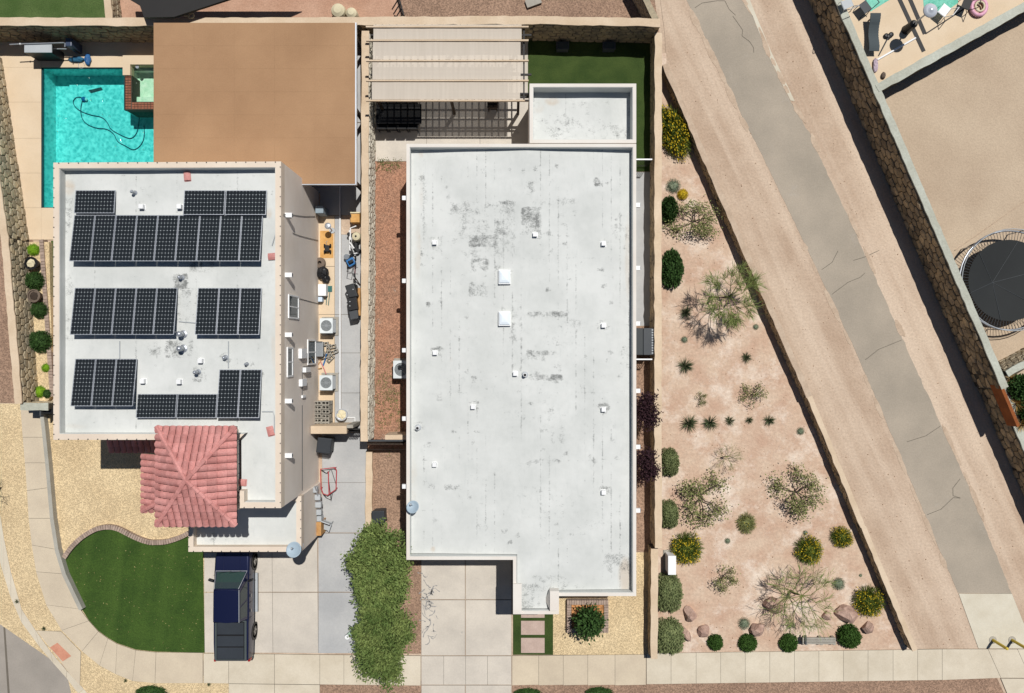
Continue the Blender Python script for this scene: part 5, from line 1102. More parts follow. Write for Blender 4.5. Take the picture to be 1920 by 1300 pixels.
# bollards at the foot of the path
for px,lb in ((1861,'yellow steel bollard at the edge of the concrete ramp'),(1897,'yellow steel bollard in the middle of the concrete ramp')):
    p = at(px,1200,0); t = thing('bollard', lb, 'bollard', (p.x,p.y,.02)); MB().cyl((p.x,p.y,.0), .075, 1.12, 14).build('post', M['yellow'], t, smooth=False); MB().lathe((p.x,p.y,1.12), [(.075,0),(.06,.03),(.02,.05)], 14).build('cap', M['yellow'], t); MB().cyl((p.x,p.y,.015), .2, .025, 14).build('base_ring', M['block'], t)
# entry planter
pl = thing('brick_planter', 'square brick planter with orange gravel in the tan front yard', 'planter', at(1101,1156,0))
A = at(1063,1126,.3); Bp = at(1141,1187,.3); MB().box(A.x+.25,A.y-.25,0,Bp.x-.25,Bp.y+.25,.22).build('soil', M['orange_gravel'], pl)
L1 = Bp.x-A.x; L2 = A.y-Bp.y
for side in range(4):
    Ls = L1 if side % 2 == 0 else L2-.48; n = int(Ls/.125)
    for i in range(n):
        f = (i+.5)/n*Ls
        if side == 0: c = (A.x+f, A.y-.115)
        elif side == 2: c = (A.x+f, Bp.y+.115)
        elif side == 1: c = (Bp.x-.115, A.y-.24-f)
        else: c = (A.x+.115, A.y-.24-f)
        MB().cbox((c[0],c[1],.15), .112 if side%2==0 else .225, .225 if side%2==0 else .112, .31).build('brick', M['paver'], pl)
p = at(1104,1166,.9); tree('planter_shrub','dark green conical shrub growing in the square brick planter',(p.x,p.y,.2),1.9,(.44,.6,.8),'leaf_dark',40,60,.18,61,.95)
# pool-side raised planter
plb = thing('planter_bed', 'narrow gravel planter bed edged with brick beside the left wall', 'planter', at(80,600,0))
MB().prism(P([(54,454),(92,454),(99,740),(86,756),(72,756)],.3), -.04, .3).build('bed', M['tan_gravel'], plb)
for i in range(50):
    y = 452+i*5.9; x = 76+ (y-450)*.07; p = at(x+1,y,.36); MB().cbox((p.x,p.y,.17), .22,.145,.4, rz=.05).build('brick', M['paver'], plb)
struct('side_lawn', MB().prism(P([(96,452),(150,452),(150,556),(100,556)]), -.03, .02), M['turf'])
pgl = clipped('leaf_lime', 62, n=1500, ls=.13, name='lime_shrub')
for px,py,r,lb in ((60,468,11,'bright green ball shrub at the head of the planter bed'),(83,690,8,'small lime shrub in the planter bed below the big dark bush'),(72,735,11,'lime shrub at the foot of the planter bed')): place(pgl, USED, (*xy(px,py,.5),.3), 0, r/36, lb)
pgd = clipped('leaf_dark', 63, n=1700, ls=.16, name='planter_bush')
for px,py,r,lb in ((62,526,17,'dark green bush between the two planter pots'),(70,581,15,'dark green bush below the brown pot'),(73,640,20,'largest dark green bush in the planter bed'),(83,739,8,'small dark bush beside the lime shrub at the planter foot')): place(pgd, USED, (*xy(px,py,.6),.3), 1, (r/36,r/36,r/36*1.1), lb)
for px,py,m,lb in ((59,494,'black','black round pot with a pale yellow plant in the planter bed'),(64,555,'pot','brown round pot in the planter bed')):
    p = at(px,py,.7); t = thing('plant_pot', lb, 'plant pot', (p.x,p.y,.3)); MB().lathe((p.x,p.y,.3), [(.2,0),(.3,.3),(.34,.42),(.34,.46),(.28,.46),(.27,.4),(.02,.4)], 18).build('pot', M[m], t, smooth=False)
    MB().blob((p.x,p.y,.72), .2,.2,.05 if m=='pot' else .12, 8,5,.25,3).build('soil' if m=='pot' else 'plant', M['wood_d'] if m=='pot' else M['cream'], t)
# small street-edge plants and a bare street tree
pv = clipped('leaf_dark', 64, n=1200, ls=.2, name='verge_shrub')
for px,py,rx,ry,lb in ((280,1302,28,12,'dark shrub in the tan gravel verge beside the street'),(990,1305,26,10,'dark shrub in the brown verge beside the right driveway'),(1125,1304,26,11,'dark shrub in the brown verge below the tan gravel yard')): place(pv, USED, (*xy(px,py,.3),0), 0, (rx/36,ry/36,.45), lb)
pbt = feather('leaf_dark', 65, 120, .12, (.15,.1,1.0)); place(pbt, USED, (*xy(2,915,0),0), 0, (.75,.9,1.1), 'bare twiggy street tree at the kerb by the tan gravel')
for px,py,r,lb in ((33,1127,6,'weed sprouting from the kerb joint'),(83,1178,6,'weed at the tip of the tan gravel beside the kerb ramp'),(392,1283,5,'weed at the pavement edge beside the parked pickup'),(236,1276,5,'weed along the pavement edge near the street corner')): place(ps, USED, (*xy(px,py,0),0), px, r/36, lb)
# weeds in the red gravel
R = random.Random(5)
mbw = None; C = []
for i in range(260): q = at(R.uniform(706,752), R.gauss(745,38) if i < 190 else R.uniform(300,320)); C.append((q.x,q.y,.005))
C = np.array(C); rs = np.random.RandomState(4); C = np.repeat(C,5,0)+rs.normal(size=(1300,3))*np.array([.06,.06,0]); D = rs.normal(size=(1300,3)); D[:,2] = np.abs(D[:,2])+.3
o = fast_mesh('weeds', *leafquads(C, D, .09, .04, rs), M['leaf_olive'], kind='stuff'); tag(o, 'scattered green weeds in the red gravel side yard', 'weeds')
# spiky garden on the terrace
pa = spiky('leaf_gold', 66, 90, .07, 'agave', 'agave')
for px,py,r,lb in ((1896,712,14,'golden spiky agave at the corner of the white-capped wall'),(1905,757,20,'golden spiky agave beside the rust-brown board'),(1914,795,18,'golden spiky agave at the lower end of the board')): place(pa, USED, (*xy(px,py,1.55),1.55), px, r/36, lb)
pdk = clipped('leaf_dark', 67, n=1600, ls=.25, name='terrace_shrub')
for px,py,r,lb in ((1922,728,22,'dark green bush behind the golden agaves'),(1945,770,26,'dark green bush at the outer side of the spiky garden')): place(pdk, USED, (*xy(px,py,1.95),1.55), 0, r/36, lb)

# leaf litter blown over the front lawn and tan gravel
rs = np.random.RandomState(91); q = []
while len(q) < 260:
    x, y = rs.uniform(125,380), rs.uniform(1000,1222)
    if x > 128+max(0,(y-1049))*.36 and y > 1026 and y < 1150+.42*(x-130): q.append(at(x,y,.02))
C = np.array([tuple(v) for v in q]); C[:,2] = .024; D_ = rs.normal(size=C.shape); D_[:,2] = np.abs(D_[:,2])*.25
o = fast_mesh('leaf_litter', *leafquads(C, D_, rs.uniform(.02,.09,len(C)), .035, rs), mat('dry_leaf', G(190,178,120), G(130,118,70), big=5, amt=.3), kind='stuff'); tag(o, 'dry leaf bits scattered on the front lawn', 'leaf litter')
# loose pebbles over the bare ground
rs = np.random.RandomState(77); V_ = []; F_ = []
def inpoly(x, y, poly):
    c = False; n = len(poly)
    for i in range(n):
        (x1, y1), (x2, y2) = poly[i-1], poly[i]
        if (y1 > y) != (y2 > y) and x < (x2-x1)*(y-y1)/(y2-y1)+x1: c = not c
    return c
GPOLY = [(1246,160),(1690,1215),(1240,1215),(1240,160)]; DPOLY = [(1262,125),(1300,30),(1420,270),(1600,655),(1790,1105),(1830,1212),(1722,1212),(1520,742)]; EPOLY = [(1410,10),(1480,10),(1612,300),(1760,650),(1900,960),(1900,1100),(1700,640),(1500,200)]
k = 0
while k < 1500:
    x, y = rs.uniform(1240,1910), rs.uniform(5,1215)
    if not (inpoly(x,y,GPOLY) or inpoly(x,y,DPOLY) or inpoly(x,y,EPOLY)): continue
    p = at(x,y); r = .01+.03*rs.uniform()**3; a = rs.uniform(0,6.28); b0 = len(V_)
    for j in range(4): V_.append((p.x+r*rs.uniform(.7,1.4)*math.cos(a+j*1.57), p.y+r*rs.uniform(.7,1.4)*math.sin(a+j*1.57), -.02))
    for j in range(4): V_.append((p.x+r*.6*math.cos(a+j*1.57), p.y+r*.6*math.sin(a+j*1.57), r*1.1))
    F_ += [(b0+4,b0+5,b0+6,b0+7)] + [(b0+j,b0+(j+1)%4,b0+4+(j+1)%4,b0+4+j) for j in range(4)]; k += 1
o = fast_mesh('pebbles', V_, F_, mat('pebble', G(190,160,134), G(150,122,100), big=3, amt=.3), kind='stuff'); tag(o, 'loose pebbles scattered over the bare sandy ground', 'pebbles')

# ---------------------------------------------------------------- pickup truck
TX, TY = -14.18, -15.98
TK = thing('pickup_truck', 'dark navy pickup truck with grey tonneau cover parked on the left driveway', 'pickup', (TX,TY+2.9,.02))
def loft(mb, secs):
    rings = []
    for y, hw, zb, zt, tw in secs:
        zm = (zb+zt)/2; rings.append([(TX-hw*.96,TY+y,zb),(TX-hw,TY+y,zb+.1),(TX-hw,TY+y,zm+.06),(TX-hw*.97,TY+y,zt-.08),(TX-hw*tw,TY+y,zt),(TX+hw*tw,TY+y,zt),(TX+hw*.97,TY+y,zt-.08),(TX+hw,TY+y,zm+.06),(TX+hw,TY+y,zb+.1),(TX+hw*.96,TY+y,zb)])
    n = 10; vs = [v for r in rings for v in r]; fs = [tuple(range(n)), tuple(range((len(rings)-1)*n,len(rings)*n))[::-1]]
    for i in range(len(rings)-1):
        for k in range(n): fs.append((i*n+k,(i+1)*n+k,(i+1)*n+(k+1)%n,i*n+(k+1)%n))
    return mb.add(vs, fs)
bd = loft(MB(), [(.06,.84,.5,1.1,.9),(.14,.9,.42,1.2,.93),(1.0,.92,.4,1.22,.94),(2.0,.92,.38,1.22,.94),(2.2,.92,.36,1.16,.93),(4.3,.92,.36,1.14,.93),(4.65,.92,.38,1.12,.9),(5.3,.91,.42,1.06,.88),(5.7,.87,.42,.98,.86),(5.84,.78,.48,.86,.85)]).build('body', M['navy'], TK, smooth=True, bevel=.05)
cabv = [(TX-.84,TY+2.2,1.13),(TX+.84,TY+2.2,1.13),(TX+.84,TY+4.62,1.1),(TX-.84,TY+4.62,1.1),(TX-.64,TY+2.28,1.82),(TX+.64,TY+2.28,1.82),(TX+.63,TY+3.9,1.8),(TX-.63,TY+3.9,1.8)]
cab = MB().add(cabv, [(0,3,2,1),(0,1,5,4),(1,2,6,5),(2,3,7,6),(3,0,4,7)]).add(cabv[4:]+[(TX,TY+2.24,1.85),(TX,TY+3.95,1.84)], [(0,1,4),(1,2,5,4),(2,3,5),(3,0,4,5)]).build('cab', M['navy'], TK, smooth=True, bevel=.05)
def lerp4(q, u, v, off=.012):
    q = [Vector(a) for a in q]; n_ = (q[1]-q[0]).cross(q[3]-q[0]).normalized(); p = (q[0]*(1-u)+q[1]*u)*(1-v)+(q[3]*(1-u)+q[2]*u)*v; return p+n_*off
def pane(name, q, u0, u1, v0, v1, m, parent, off=.012): return MB().quad(*[lerp4(q,*c,off) for c in ((u0,v0),(u1,v0),(u1,v1),(u0,v1))]).build(name, m, parent)
ws = [cabv[2],cabv[3],cabv[7],cabv[6]]; wsc = pane('windscreen', ws, .06,.94,.05,.93, M['windscreen'], cab); pane('cabin_shade', ws, .08,.92,.6,.92, M['glass'], wsc, .016)
MB().tube([lerp4(ws,.2,.02,.03),lerp4(ws,.55,.12,.03)], .012, 4).build('wiper', M['black'], cab); MB().tube([lerp4(ws,.5,.02,.03),lerp4(ws,.85,.12,.03)], .012, 4).build('wiper', M['black'], cab)
for s_ in (-1,1): MB().cbox((TX+s_*.42,TY+5.1,1.082), .05,.9,.03, rx=-.085).build('hood_crease', M['navy'], TK, bevel=.012)
mb = MB(); fr = [lerp4(ws,.03,.0,.02),lerp4(ws,.03,.96,.02),lerp4(ws,.97,.96,.02),lerp4(ws,.97,0,.02)]; mb.tube([fr[1],fr[0],fr[3],fr[2]], .018, 5); mb.build('windscreen_trim', M['grey'], cab)
rs_ = [cabv[1],cabv[2],cabv[6],cabv[5]]; pane('side_window', rs_, .08,.42,.12,.88, M['glass'], cab); pane('side_window', rs_, .47,.86,.12,.88, M['glass'], cab)
ls_ = [cabv[3],cabv[0],cabv[4],cabv[7]]; pane('side_window', ls_, .14,.53,.12,.88, M['glass'], cab); pane('side_window', ls_, .58,.92,.12,.88, M['glass'], cab)
pane('rear_window', [cabv[0],cabv[1],cabv[5],cabv[4]], .12,.88,.2,.85, M['glass'], cab)
MB().tube([cabv[5],cabv[6]], .014, 5).build('roof_trim', M['grey'], cab)
MB().box(TX-.8,TY+.16,1.2,TX+.8,TY+2.16,1.245).build('bed_rail', mat('bed_rail', (.07,.085,.085), amt=.1, rough=.5), TK, bevel=.02)
MB().box(TX-.7,TY+.21,1.2451,TX+.7,TY+2.11,1.25).build('tonneau_seal', M['black'], TK)
for a, b in ((.24,.82),(.88,1.4),(1.48,2.08)): MB().box(TX-.67,TY+a,1.2505,TX+.67,TY+b,1.28).build('tonneau_panel', mat('tonneau', (.03,.036,.044), amt=.1, rough=.6), TK, bevel=.02)
MB().box(TX-.86,TY-.04,.45,TX+.86,TY+.05,.66).build('rear_bumper', mat('bumper', (.2,.24,.24), amt=.1, rough=.4), TK, bevel=.03); MB().box(TX-.85,TY+5.85,.45,TX+.85,TY+5.95,.68).build('front_bumper', M['chrome'], TK, bevel=.03)
for s in (-1,1):
    for yy in (1.33,4.92):
        Mx = Matrix.Rotation(s*math.pi/2,3,'Y'); c = Vector((TX+s*.74,TY+yy,.375))
        wh = MB().lathe(c, [(.2,.0),(.36,.0),(.375,.03),(.375,.17),(.35,.2),(.245,.2),(.24,.16)], 24, Mx).build('wheel', M['rubber'], TK)
        rim = MB().lathe(c, [(.235,.12),(.235,.19),(.21,.2),(.2,.15),(.02,.14)], 20, Mx)
        for k in range(5): a = 6.28*k/5; rim.cbox(c+Vector((s*.185,.11*math.cos(a),.11*math.sin(a))), .03,.05,.2, rx=-a+math.pi/2)
        rim.build('rim', M['chrome'], wh)
        MB().lathe((TX+s*.905,TY+yy,.4), [(.44,0),(.45,.03),(.4,.035)], 24, Mx).build('wheel_arch', M['black'], TK)
    MB().box(TX+s*.93,TY+2.3,.3,TX+s*1.05,TY+4.3,.36).build('running_board', M['grey'], TK)
    mr = MB().cbox((TX+s*1.0,TY+4.2,1.2), .26,.1,.18, rz=s*.3).build('mirror', M['black'], TK, bevel=.03); MB().cbox((TX+s*.99,TY+4.14,1.2), .2,.01,.14, rz=s*.3).build('mirror_glass', M['chrome'], mr)
    for yy in (2.6,3.35): MB().cbox((TX+s*.93,TY+yy,.98), .03,.16,.05).build('door_handle', M['chrome'], TK)
    for yy in (2.25,3.02,4.4): MB().cbox((TX+s*.915,TY+yy,.75), .012,.012,.7).build('door_seam', M['black'], TK)
    MB().cbox((TX+s*.86,TY+.09,.92), .1,.12,.3).build('tail_light', M['lamp_red'], TK); MB().cbox((TX+s*.68,TY+5.8,.78), .22,.1,.14).build('headlight', M['skylight'], TK)

# ---------------------------------------------------------------- side-yard equipment
def ac(px, py, label, w_=.66, d_=.76, h_=.85, front=1):
    p = at(px,py,h_); t = thing('air_conditioner', label, 'air conditioner', (p.x,p.y,.02)); z = h_
    MB().cbox((p.x,p.y,.04), w_+.2,d_+.2,.08).build('pad', M['block'], t)
    cb = MB().cbox((p.x,p.y,.08+(z-.12)/2), w_-.04,d_-.04,z-.13).build('cabinet', mat('ac_case', (.2,.22,.22), amt=.1), t)
    sl = MB()
    for i in range(14): zz = .14+i*(z-.24)/14; sl.box(p.x+w_/2-.02,p.y-d_/2+.05,zz,p.x+w_/2-.005,p.y+d_/2-.05,zz+.02); sl.box(p.x-w_/2+.05,p.y-d_/2+.005,zz,p.x+w_/2-.05,p.y-d_/2+.02,zz+.02)
    sl.build('louvres', M['grey'], cb, kind='stuff')
    mb = MB(); r = min(w_,d_)*.42; n = 24; o0 = []
    cor = [(w_/2,d_/2),(-w_/2,d_/2),(-w_/2,-d_/2),(w_/2,-d_/2)]; vs = [(p.x+r*math.cos(6.2832*k/n),p.y+r*math.sin(6.2832*k/n),z) for k in range(n)]+[(p.x+a,p.y+b,z) for a,b in cor]+[(p.x+r*math.cos(6.2832*k/n),p.y+r*math.sin(6.2832*k/n),z-.05) for k in range(n)]+[(p.x+a,p.y+b,z-.05) for a,b in cor]; fs = []
    def near(k): a = (k+.5)*15; return n + int(((a) % 360)//90)
    for k in range(n): fs.append((k,near(k),(k+1)%n)); fs.append((k,(k+1)%n,n+4+(k+1)%n,n+4+k))
    for q in range(4): k = ((q+1)*6)%n; fs.append((k, n+q, n+(q+1)%4)); fs.append((n+q,2*n+4+q,2*n+4+(q+1)%4,n+(q+1)%4))
    mb.add(vs, fs).build('top_panel', mat('ac_top', (.66,.7,.7), amt=.05), t)
    fn = MB().cyl((p.x,p.y,z-.09), .09, .06, 12)
    for k in range(3): a = 2.1*k+.6; fn.cbox((p.x+.19*math.cos(a),p.y+.19*math.sin(a),z-.1), .24,.17,.012, rz=a, rx=.35)
    fn.build('fan', mat('fan_grey', (.3,.33,.34), amt=.1), t); MB().cyl((p.x,p.y,z-.2), r*1.02, .02, 24).build('fan_well', M['dgrey'], t)
    gd_ = MB()
    for rr in np.linspace(.08, r, 5): gd_.tube([(p.x+rr*math.cos(6.2832*k/20),p.y+rr*math.sin(6.2832*k/20),z+.008) for k in range(20)], .006, 4, close=True)
    for k in range(4): a = math.pi*k/4; gd_.tube([(p.x-r*math.cos(a),p.y-r*math.sin(a),z+.012),(p.x+r*math.cos(a),p.y+r*math.sin(a),z+.012)], .006, 4)
    gd_.build('fan_guard', M['grey'], t)
ac(611.7,611,'air conditioner on the side drive above the low window'); ac(611.2,718,'air conditioner on the side drive above the concrete block stack')
ac(752,693,'air conditioner against the white-roofed house in red gravel', .8,.9,.95)
# concrete block stack
def block(c, rz, label, group):
    Rz = Matrix.Rotation(rz,3,'Z'); mb = MB(); q = lambda x,y: Vector(c)+Rz@Vector((x,y,.095))
    for sy in (-1,1): mb.cbox(q(0,sy*.0775), .39,.035,.19, rz=rz)
    for sx in (-1,0,1): mb.cbox(q(sx*.1775,0), .035,.119,.188, rz=rz)
    return tag(mb.build('concrete_block', M['block'], None), label, 'concrete block', group)
p0 = at(602.5,776,.8); R = random.Random(9)
for lay in range(4):
    for j in range(6):
        for i in range(2): block((p0.x+(i-.5)*.405+R.uniform(-.012,.012), p0.y+(j-2.5)*.212+R.uniform(-.01,.01)-.03*(j<3), .022+lay*.1905), R.uniform(-.03,.03), 'grey hollow concrete block in the %s layer of the stack by the stub wall' % ('bottom','second','third','top')[lay], 'concrete blocks in the stack')
for i,(px,py,rz) in enumerate(((609,645,.1),(616,652,1.5),(623,650,.2),(627,660,.4),(617,664,1.3),(611,668,.3),(620,673,.8),(603,664,.2))): block((*xy(px,py,.1),.022), rz, 'grey hollow concrete block scattered below the low window', 'scattered blocks under the window')
rp = thing('round_planter', 'round silver tub of pebbles beside the block stack', 'tub', (*xy(640,780,.3),.02)); q = at(640,778,.45)
MB().lathe((q.x,q.y,.02), [(.24,0),(.3,.4),(.31,.43),(.26,.43),(.25,.36),(.02,.36)], 20).build('tub', M['steel'], rp, smooth=False); MB().blob((q.x,q.y,.39),.24,.24,.06,12,5,.3,5).build('pebbles', M['cream'], rp)
tag(MB().tube([(*xy(638,346),.06),(*xy(638,560),.06),(*xy(638,768),.06)], .035, 8).build('drain_pipe', M['white'], None), 'long straight white plastic pipe lying along the side drive', 'pipe')
tag(MB().tube([(*xy(649,783),.06),(*xy(666,783),.06),(*xy(666,796),.06)], .03, 8).build('drain_pipe', M['white'], None), 'short elbow of white pipe from the round tub to the gate', 'pipe')
def bin_(px, py, label, w_=.62, d_=.72, h_=1.05, rz=0.0):
    p = at(px,py,h_); t = thing('wheelie_bin', label, 'bin', (p.x,p.y,.02)); Rz = Matrix.Rotation(rz,3,'Z'); q = lambda x,y,z: Vector((p.x,p.y,z))+Rz@Vector((x,y,0))
    MB().cbox(q(0,0,.5), w_*.8,d_*.8,.94, rz=rz, top=1.2).build('body', M['dgrey'], t, bevel=.03); MB().cbox(q(0,0,h_-.04), w_,d_,.08, rz=rz, top=.93).build('lid', mat('bin_lid', (.03,.034,.04), amt=.1, rough=.5), t, bevel=.03)
    MB().tube([q(-w_*.4,-d_*.55,h_-.1),q(w_*.4,-d_*.55,h_-.1)], .02, 6).build('handle', M['black'], t)
    for s in (-1,1): MB().lathe(q(s*w_*.36,-d_*.4,.12), [(.1,-.03),(.1,.03)], 14, Rz@Matrix.Rotation(math.pi/2,3,'Y')).build('wheel', M['rubber'], t)
bin_(607,836,'black wheelie bin standing below the beige stub wall', .75,.82,1.05,-.12); bin_(709,971,'black wheelie bin under the shade tree beside the white-roofed house', .68,.7,1.0,.05)
# red tubular frame
rf = thing('tube_frame', 'red tubular frame lying on the side drive below the bin', 'metal frame', at(616,904,.02))
def zz(l, z): return [(*xy(a,b,z),z) for a,b in l]
MB().tube(zz([(601,880),(628,877),(631,882),(630,918),(614,929),(606,926),(602,916)],.35), .028, 6, close=True).build('outer_tube', M['red'], rf)
MB().tube([(*xy(616,884,.3),.35),(*xy(617,905,.2),.3),(*xy(618,927,.2),.3)], .028, 6).build('middle_tube', M['red'], rf)
for l in ([(603,881),(612,888),(616,884)],[(606,926),(612,934),(621,938),(623,925)],[(621,938),(617,905)],[(614,886),(621,880),(630,908)]): MB().tube([(*xy(*l[0],.3),.33)]+[(*xy(a,b,.1),.09) for a,b in l[1:-1]]+[(*xy(*l[-1],.2),.2)], .018, 5).build('strut', M['black'], rf)
for a, b in ((602,916),(628,878),(630,917)): p = at(a,b,.3); MB().cbox((p.x,p.y,.19),.04,.04,.34).build('leg', M['red'], rf)
# gas meters on the garage wall, folding chair
gm = thing('gas_meter', 'cluster of grey utility meters and pipes on the garage side wall', 'meter', (-9.85,at(0,945,.8).y,.3))
for i,(py,z,s) in enumerate(((918,1.5,.2),(932,1.2,.28),(946,1.1,.3),(960,.9,.26),(972,.8,.24))): MB().cbox((-9.93+s/2+.01,ypx(py,z),z), s,.28,.34).build('meter_box', M['grey'], gm, bevel=.03)
MB().tube([(-9.75,ypx(912,1.9),1.9),(-9.75,ypx(945,.9),.9),(-9.7,ypx(975,.4),.4),(-9.7,ypx(975,.1),.02)], .035, 6).build('pipe', M['steel'], gm)
chair(612,985,2.8,'grey folding chair by the garage corner on the side drive',None,M['grey'])
ub = MB().box(-9.92,ypx(1000,.5),.02,-9.68,ypx(975,.5),1.0).build('wall_box', M['wood'], None); tag(ub, 'tan wooden box against the garage side wall', 'box')
# clutter left side of passage
def cyl_thing(name, lab, cat, px, py, z, prof, m, extra=None):
    p = at(px,py,z); t = thing(name, lab, cat, (p.x,p.y,.02)); MB().lathe((p.x,p.y,.02), prof, 18).build('body', M[m], t); return t, p
o = MB().pbox(591,386,606,400,.02,1.0).build('tool_chest', mat('chest', (.28,.34,.38), amt=.1), None, bevel=.03); tag(o, 'pale blue storage chest half in patio shade by the stucco wall', 'chest')
t, p = cyl_thing('tyre','worn brown-grey tyre standing on the pile beside the orange cardboard','tyre',597,492,.5,[(.1,.0),(.26,.02),(.29,.1),(.29,.16),(.26,.24),(.1,.26),(.09,.2),(.09,.05)],'pot')
o = MB().pbox(600,433,625,484,.02,.035).build('cardboard_sheet', M['card'], None); tag(o, 'flattened orange cardboard sheet on the side drive', 'cardboard')
st_ = thing('lamp_stand', 'silver round-topped stand above the orange cardboard', 'stand', (*xy(615,438,0),.02)); q = at(615,424,.9)
MB().lathe((q.x,q.y,.84), [(.05,0),(.16,.03),(.17,.08),(.1,.12),(.02,.13)], 16).build('head', M['steel'], st_); MB().tube([(q.x,q.y,.84),(q.x,q.y-.05,.4),(q.x,q.y-.1,.04)], .025, 6).build('pole', M['wood'], st_); MB().cyl((q.x,q.y-.1,.035), .15, .03, 14).build('base', M['grey'], st_)
cr = thing('cart_motor', 'black machine with wheels on the orange cardboard', 'machine', (*xy(613,466,.1),.04)); q = at(613,466,.25)
MB().cbox((q.x,q.y,.2), .22,.34,.2).build('engine', M['black'], cr, bevel=.03)
for sx in (-1,1):
    for sy in (-1,1): MB().lathe((q.x+sx*.15,q.y+sy*.16,.13), [(.09,-.03),(.09,.03)], 12, Matrix.Rotation(math.pi/2,3,'Y')).build('wheel', M['rubber'], cr)
MB().tube([(q.x,q.y+.15,.25),(q.x,q.y+.3,.45),(q.x+.1,q.y+.35,.5)], .015, 5).build('handle', M['grey'], cr)
def bag(px,py,r,z,lab,m='black',seed=1):
    p = at(px,py,z*.5); t = thing('rubbish_bag', lab, 'bag', (p.x,p.y,.02)); MB().blob((p.x,p.y,z*.42+.02), r,r*1.1,z*.5,12,8,.12,seed,flat=-z*.42).build('sack', M[m], t); MB().blob((p.x+.03,p.y,z*.9), .06,.06,.09,6,4,.2,seed).build('knot', M[m], t)
bag(605,512,.3,.5,'black rubbish bag below the tyre','black',3); bag(611,523,.22,.4,'smaller black rubbish bag above the white crates','black',4)
o = MB().pbox(596,533,611,555,.02,.5).build('white_crate', M['white'], None, bevel=.02); tag(o, 'white plastic crate by the stucco wall with dark rim', 'crate')
o = MB().pbox(596,557,604,566,.02,.4).build('white_crate', mat('blue_white', (.55,.65,.75), amt=.1), None, bevel=.02); tag(o, 'small blue-white tub below the white crate', 'tub')
for i,(a,b,c,d,lab) in enumerate(((614,538,612,572,'green-handled shovel lying next to the white crate'),(620,538,616,573,'green-handled rake lying outside the shovel'))):
    t = thing('garden_tool', lab, 'garden tool', (*xy(a,b,0),.02)); MB().tube([(*xy(a,b),.06),(*xy(c,d),.05)], .02, 6).build('handle', M['green_tool'], t); MB().cbox((*xy(a,b+4),.05), .17,.3,.03).build('blade', M['green_tool'], t)
gr_ = thing('steel_rack', 'grey ribbed metal rack leaning below the low window', 'rack', (*xy(597,656,.4),.02)); 
for i in range(7): p = at(591+i*2.1,655,.6); MB().cbox((p.x,p.y,.33), .03,.75,.6, ry=.12).build('rib', M['grey'], gr_)
p = at(597,645,.6); MB().cbox((p.x,p.y+.1,.63), .42,.05,.05).build('rail', M['dgrey'], gr_); MB().cbox((p.x,p.y-.5,.1), .42,.05,.05).build('rail', M['dgrey'], gr_)
o = MB().tube([(*xy(612,664,.3),.3),(*xy(609,676,.1),.06),(*xy(606,686,0),.05)], .04, 6).build('blue_pipe', M['blue'], None); tag(o, 'blue-grey plastic pipe leaning off the scattered blocks', 'pipe')
for i,l in enumerate(([(604,672),(594,688),(590,692)],[(600,676),(607,690),(612,702)],[(588,700),(596,692),(604,690)])): tag(MB().tube([(*xy(a,b,.1),.06+.05*j) for j,(a,b) in enumerate(l)], .025, 5).build('timber_offcut', M['wood'] if i != 1 else M['red'], None), ['tan timber offcut beside the lower air conditioner','red-painted timber offcut touching the lower air conditioner','tan timber offcut closest to the stucco wall'][i], 'timber')
# clutter right side of passage
bx_ = thing('wooden_box', 'open tan wooden box against the party wall', 'box', (*xy(665,408,.3),.02)); MB().pbox(657,398,674,417,.02,.62).build('body', M['card'], bx_); MB().pbox(656.5,397.5,674.5,400,.6,.68).build('lid', M['cream'], bx_); MB().pbox(656.3,402,658.5,408,.3,.64).build('latch', M['black'], bx_)
t, p = cyl_thing('drum','cream round filter drum between the wooden box and blue mower','drum',667,443,.7,[(.2,0),(.24,.1),(.24,.5),(.2,.62),(.1,.66),(.02,.66)],'cream'); MB().cyl((p.x,p.y,.68), .05, .05, 10).build('valve', M['black'], t)
pm = thing('pump_set', 'black pool pump with white pipework behind the cream drum', 'pump', (*xy(664,462,.2),.02))
q = at(667,462,.3); MB().lathe((q.x,q.y+.2,.24), [(.13,0),(.15,.08),(.15,.4),(.1,.48)], 14, Matrix.Rotation(math.pi/2,3,'X')).build('motor', M['black'], pm)
for l,z in (([(655,432),(656,470)],.35),([(656,455),(664,466)],.5),([(657,450),(657,428),(668,424)],.6),([(662,470),(664,476),(672,474)],.3)): MB().tube(zz(l,z), .035, 6).build('pipe', M['white'], pm)
for a,b in ((655,440),(672,470),(660,474)): p = at(a,b,.3); MB().cyl((p.x,p.y,.02), .1,.4,12).build('filter', M['black'], pm)
tag(MB().lathe((*xy(650,482,.3),.02), [(.13,0),(.15,.2),(.14,.34),(.02,.36)], 14).build('bucket', mat('bucket_grey',(.2,.22,.24),amt=.1), None), 'small grey bucket beside the blue mower', 'bucket')
mw = thing('lawn_mower', 'blue lawn mower among clutter at the party wall', 'mower', (*xy(657,492,.2),.02)); q = at(657,491,.4)
MB().cbox((q.x,q.y,.22), .42,.4,.18, rz=.5).build('deck', M['blue'], mw, bevel=.04); MB().cbox((q.x+.02,q.y+.02,.4), .24,.2,.18, rz=.5).build('engine', M['black'], mw, bevel=.03); MB().cbox((q.x,q.y+.1,.5), .2,.08,.04, rz=.5).build('cover', M['blue'], mw)
for sx in (-1,1):
    for sy in (-1,1): MB().lathe((q.x+sx*.2,q.y+sy*.2,.11), [(.1,-.03),(.1,.03)], 12, Matrix.Rotation(math.pi/2,3,'Y')).build('wheel', M['rubber'], mw)
MB().tube([(q.x-.12,q.y-.2,.3),(q.x-.1,q.y-.55,.75),(q.x+.15,q.y-.6,.8),(q.x+.15,q.y-.2,.3)], .018, 5).build('handle', M['black'], mw)
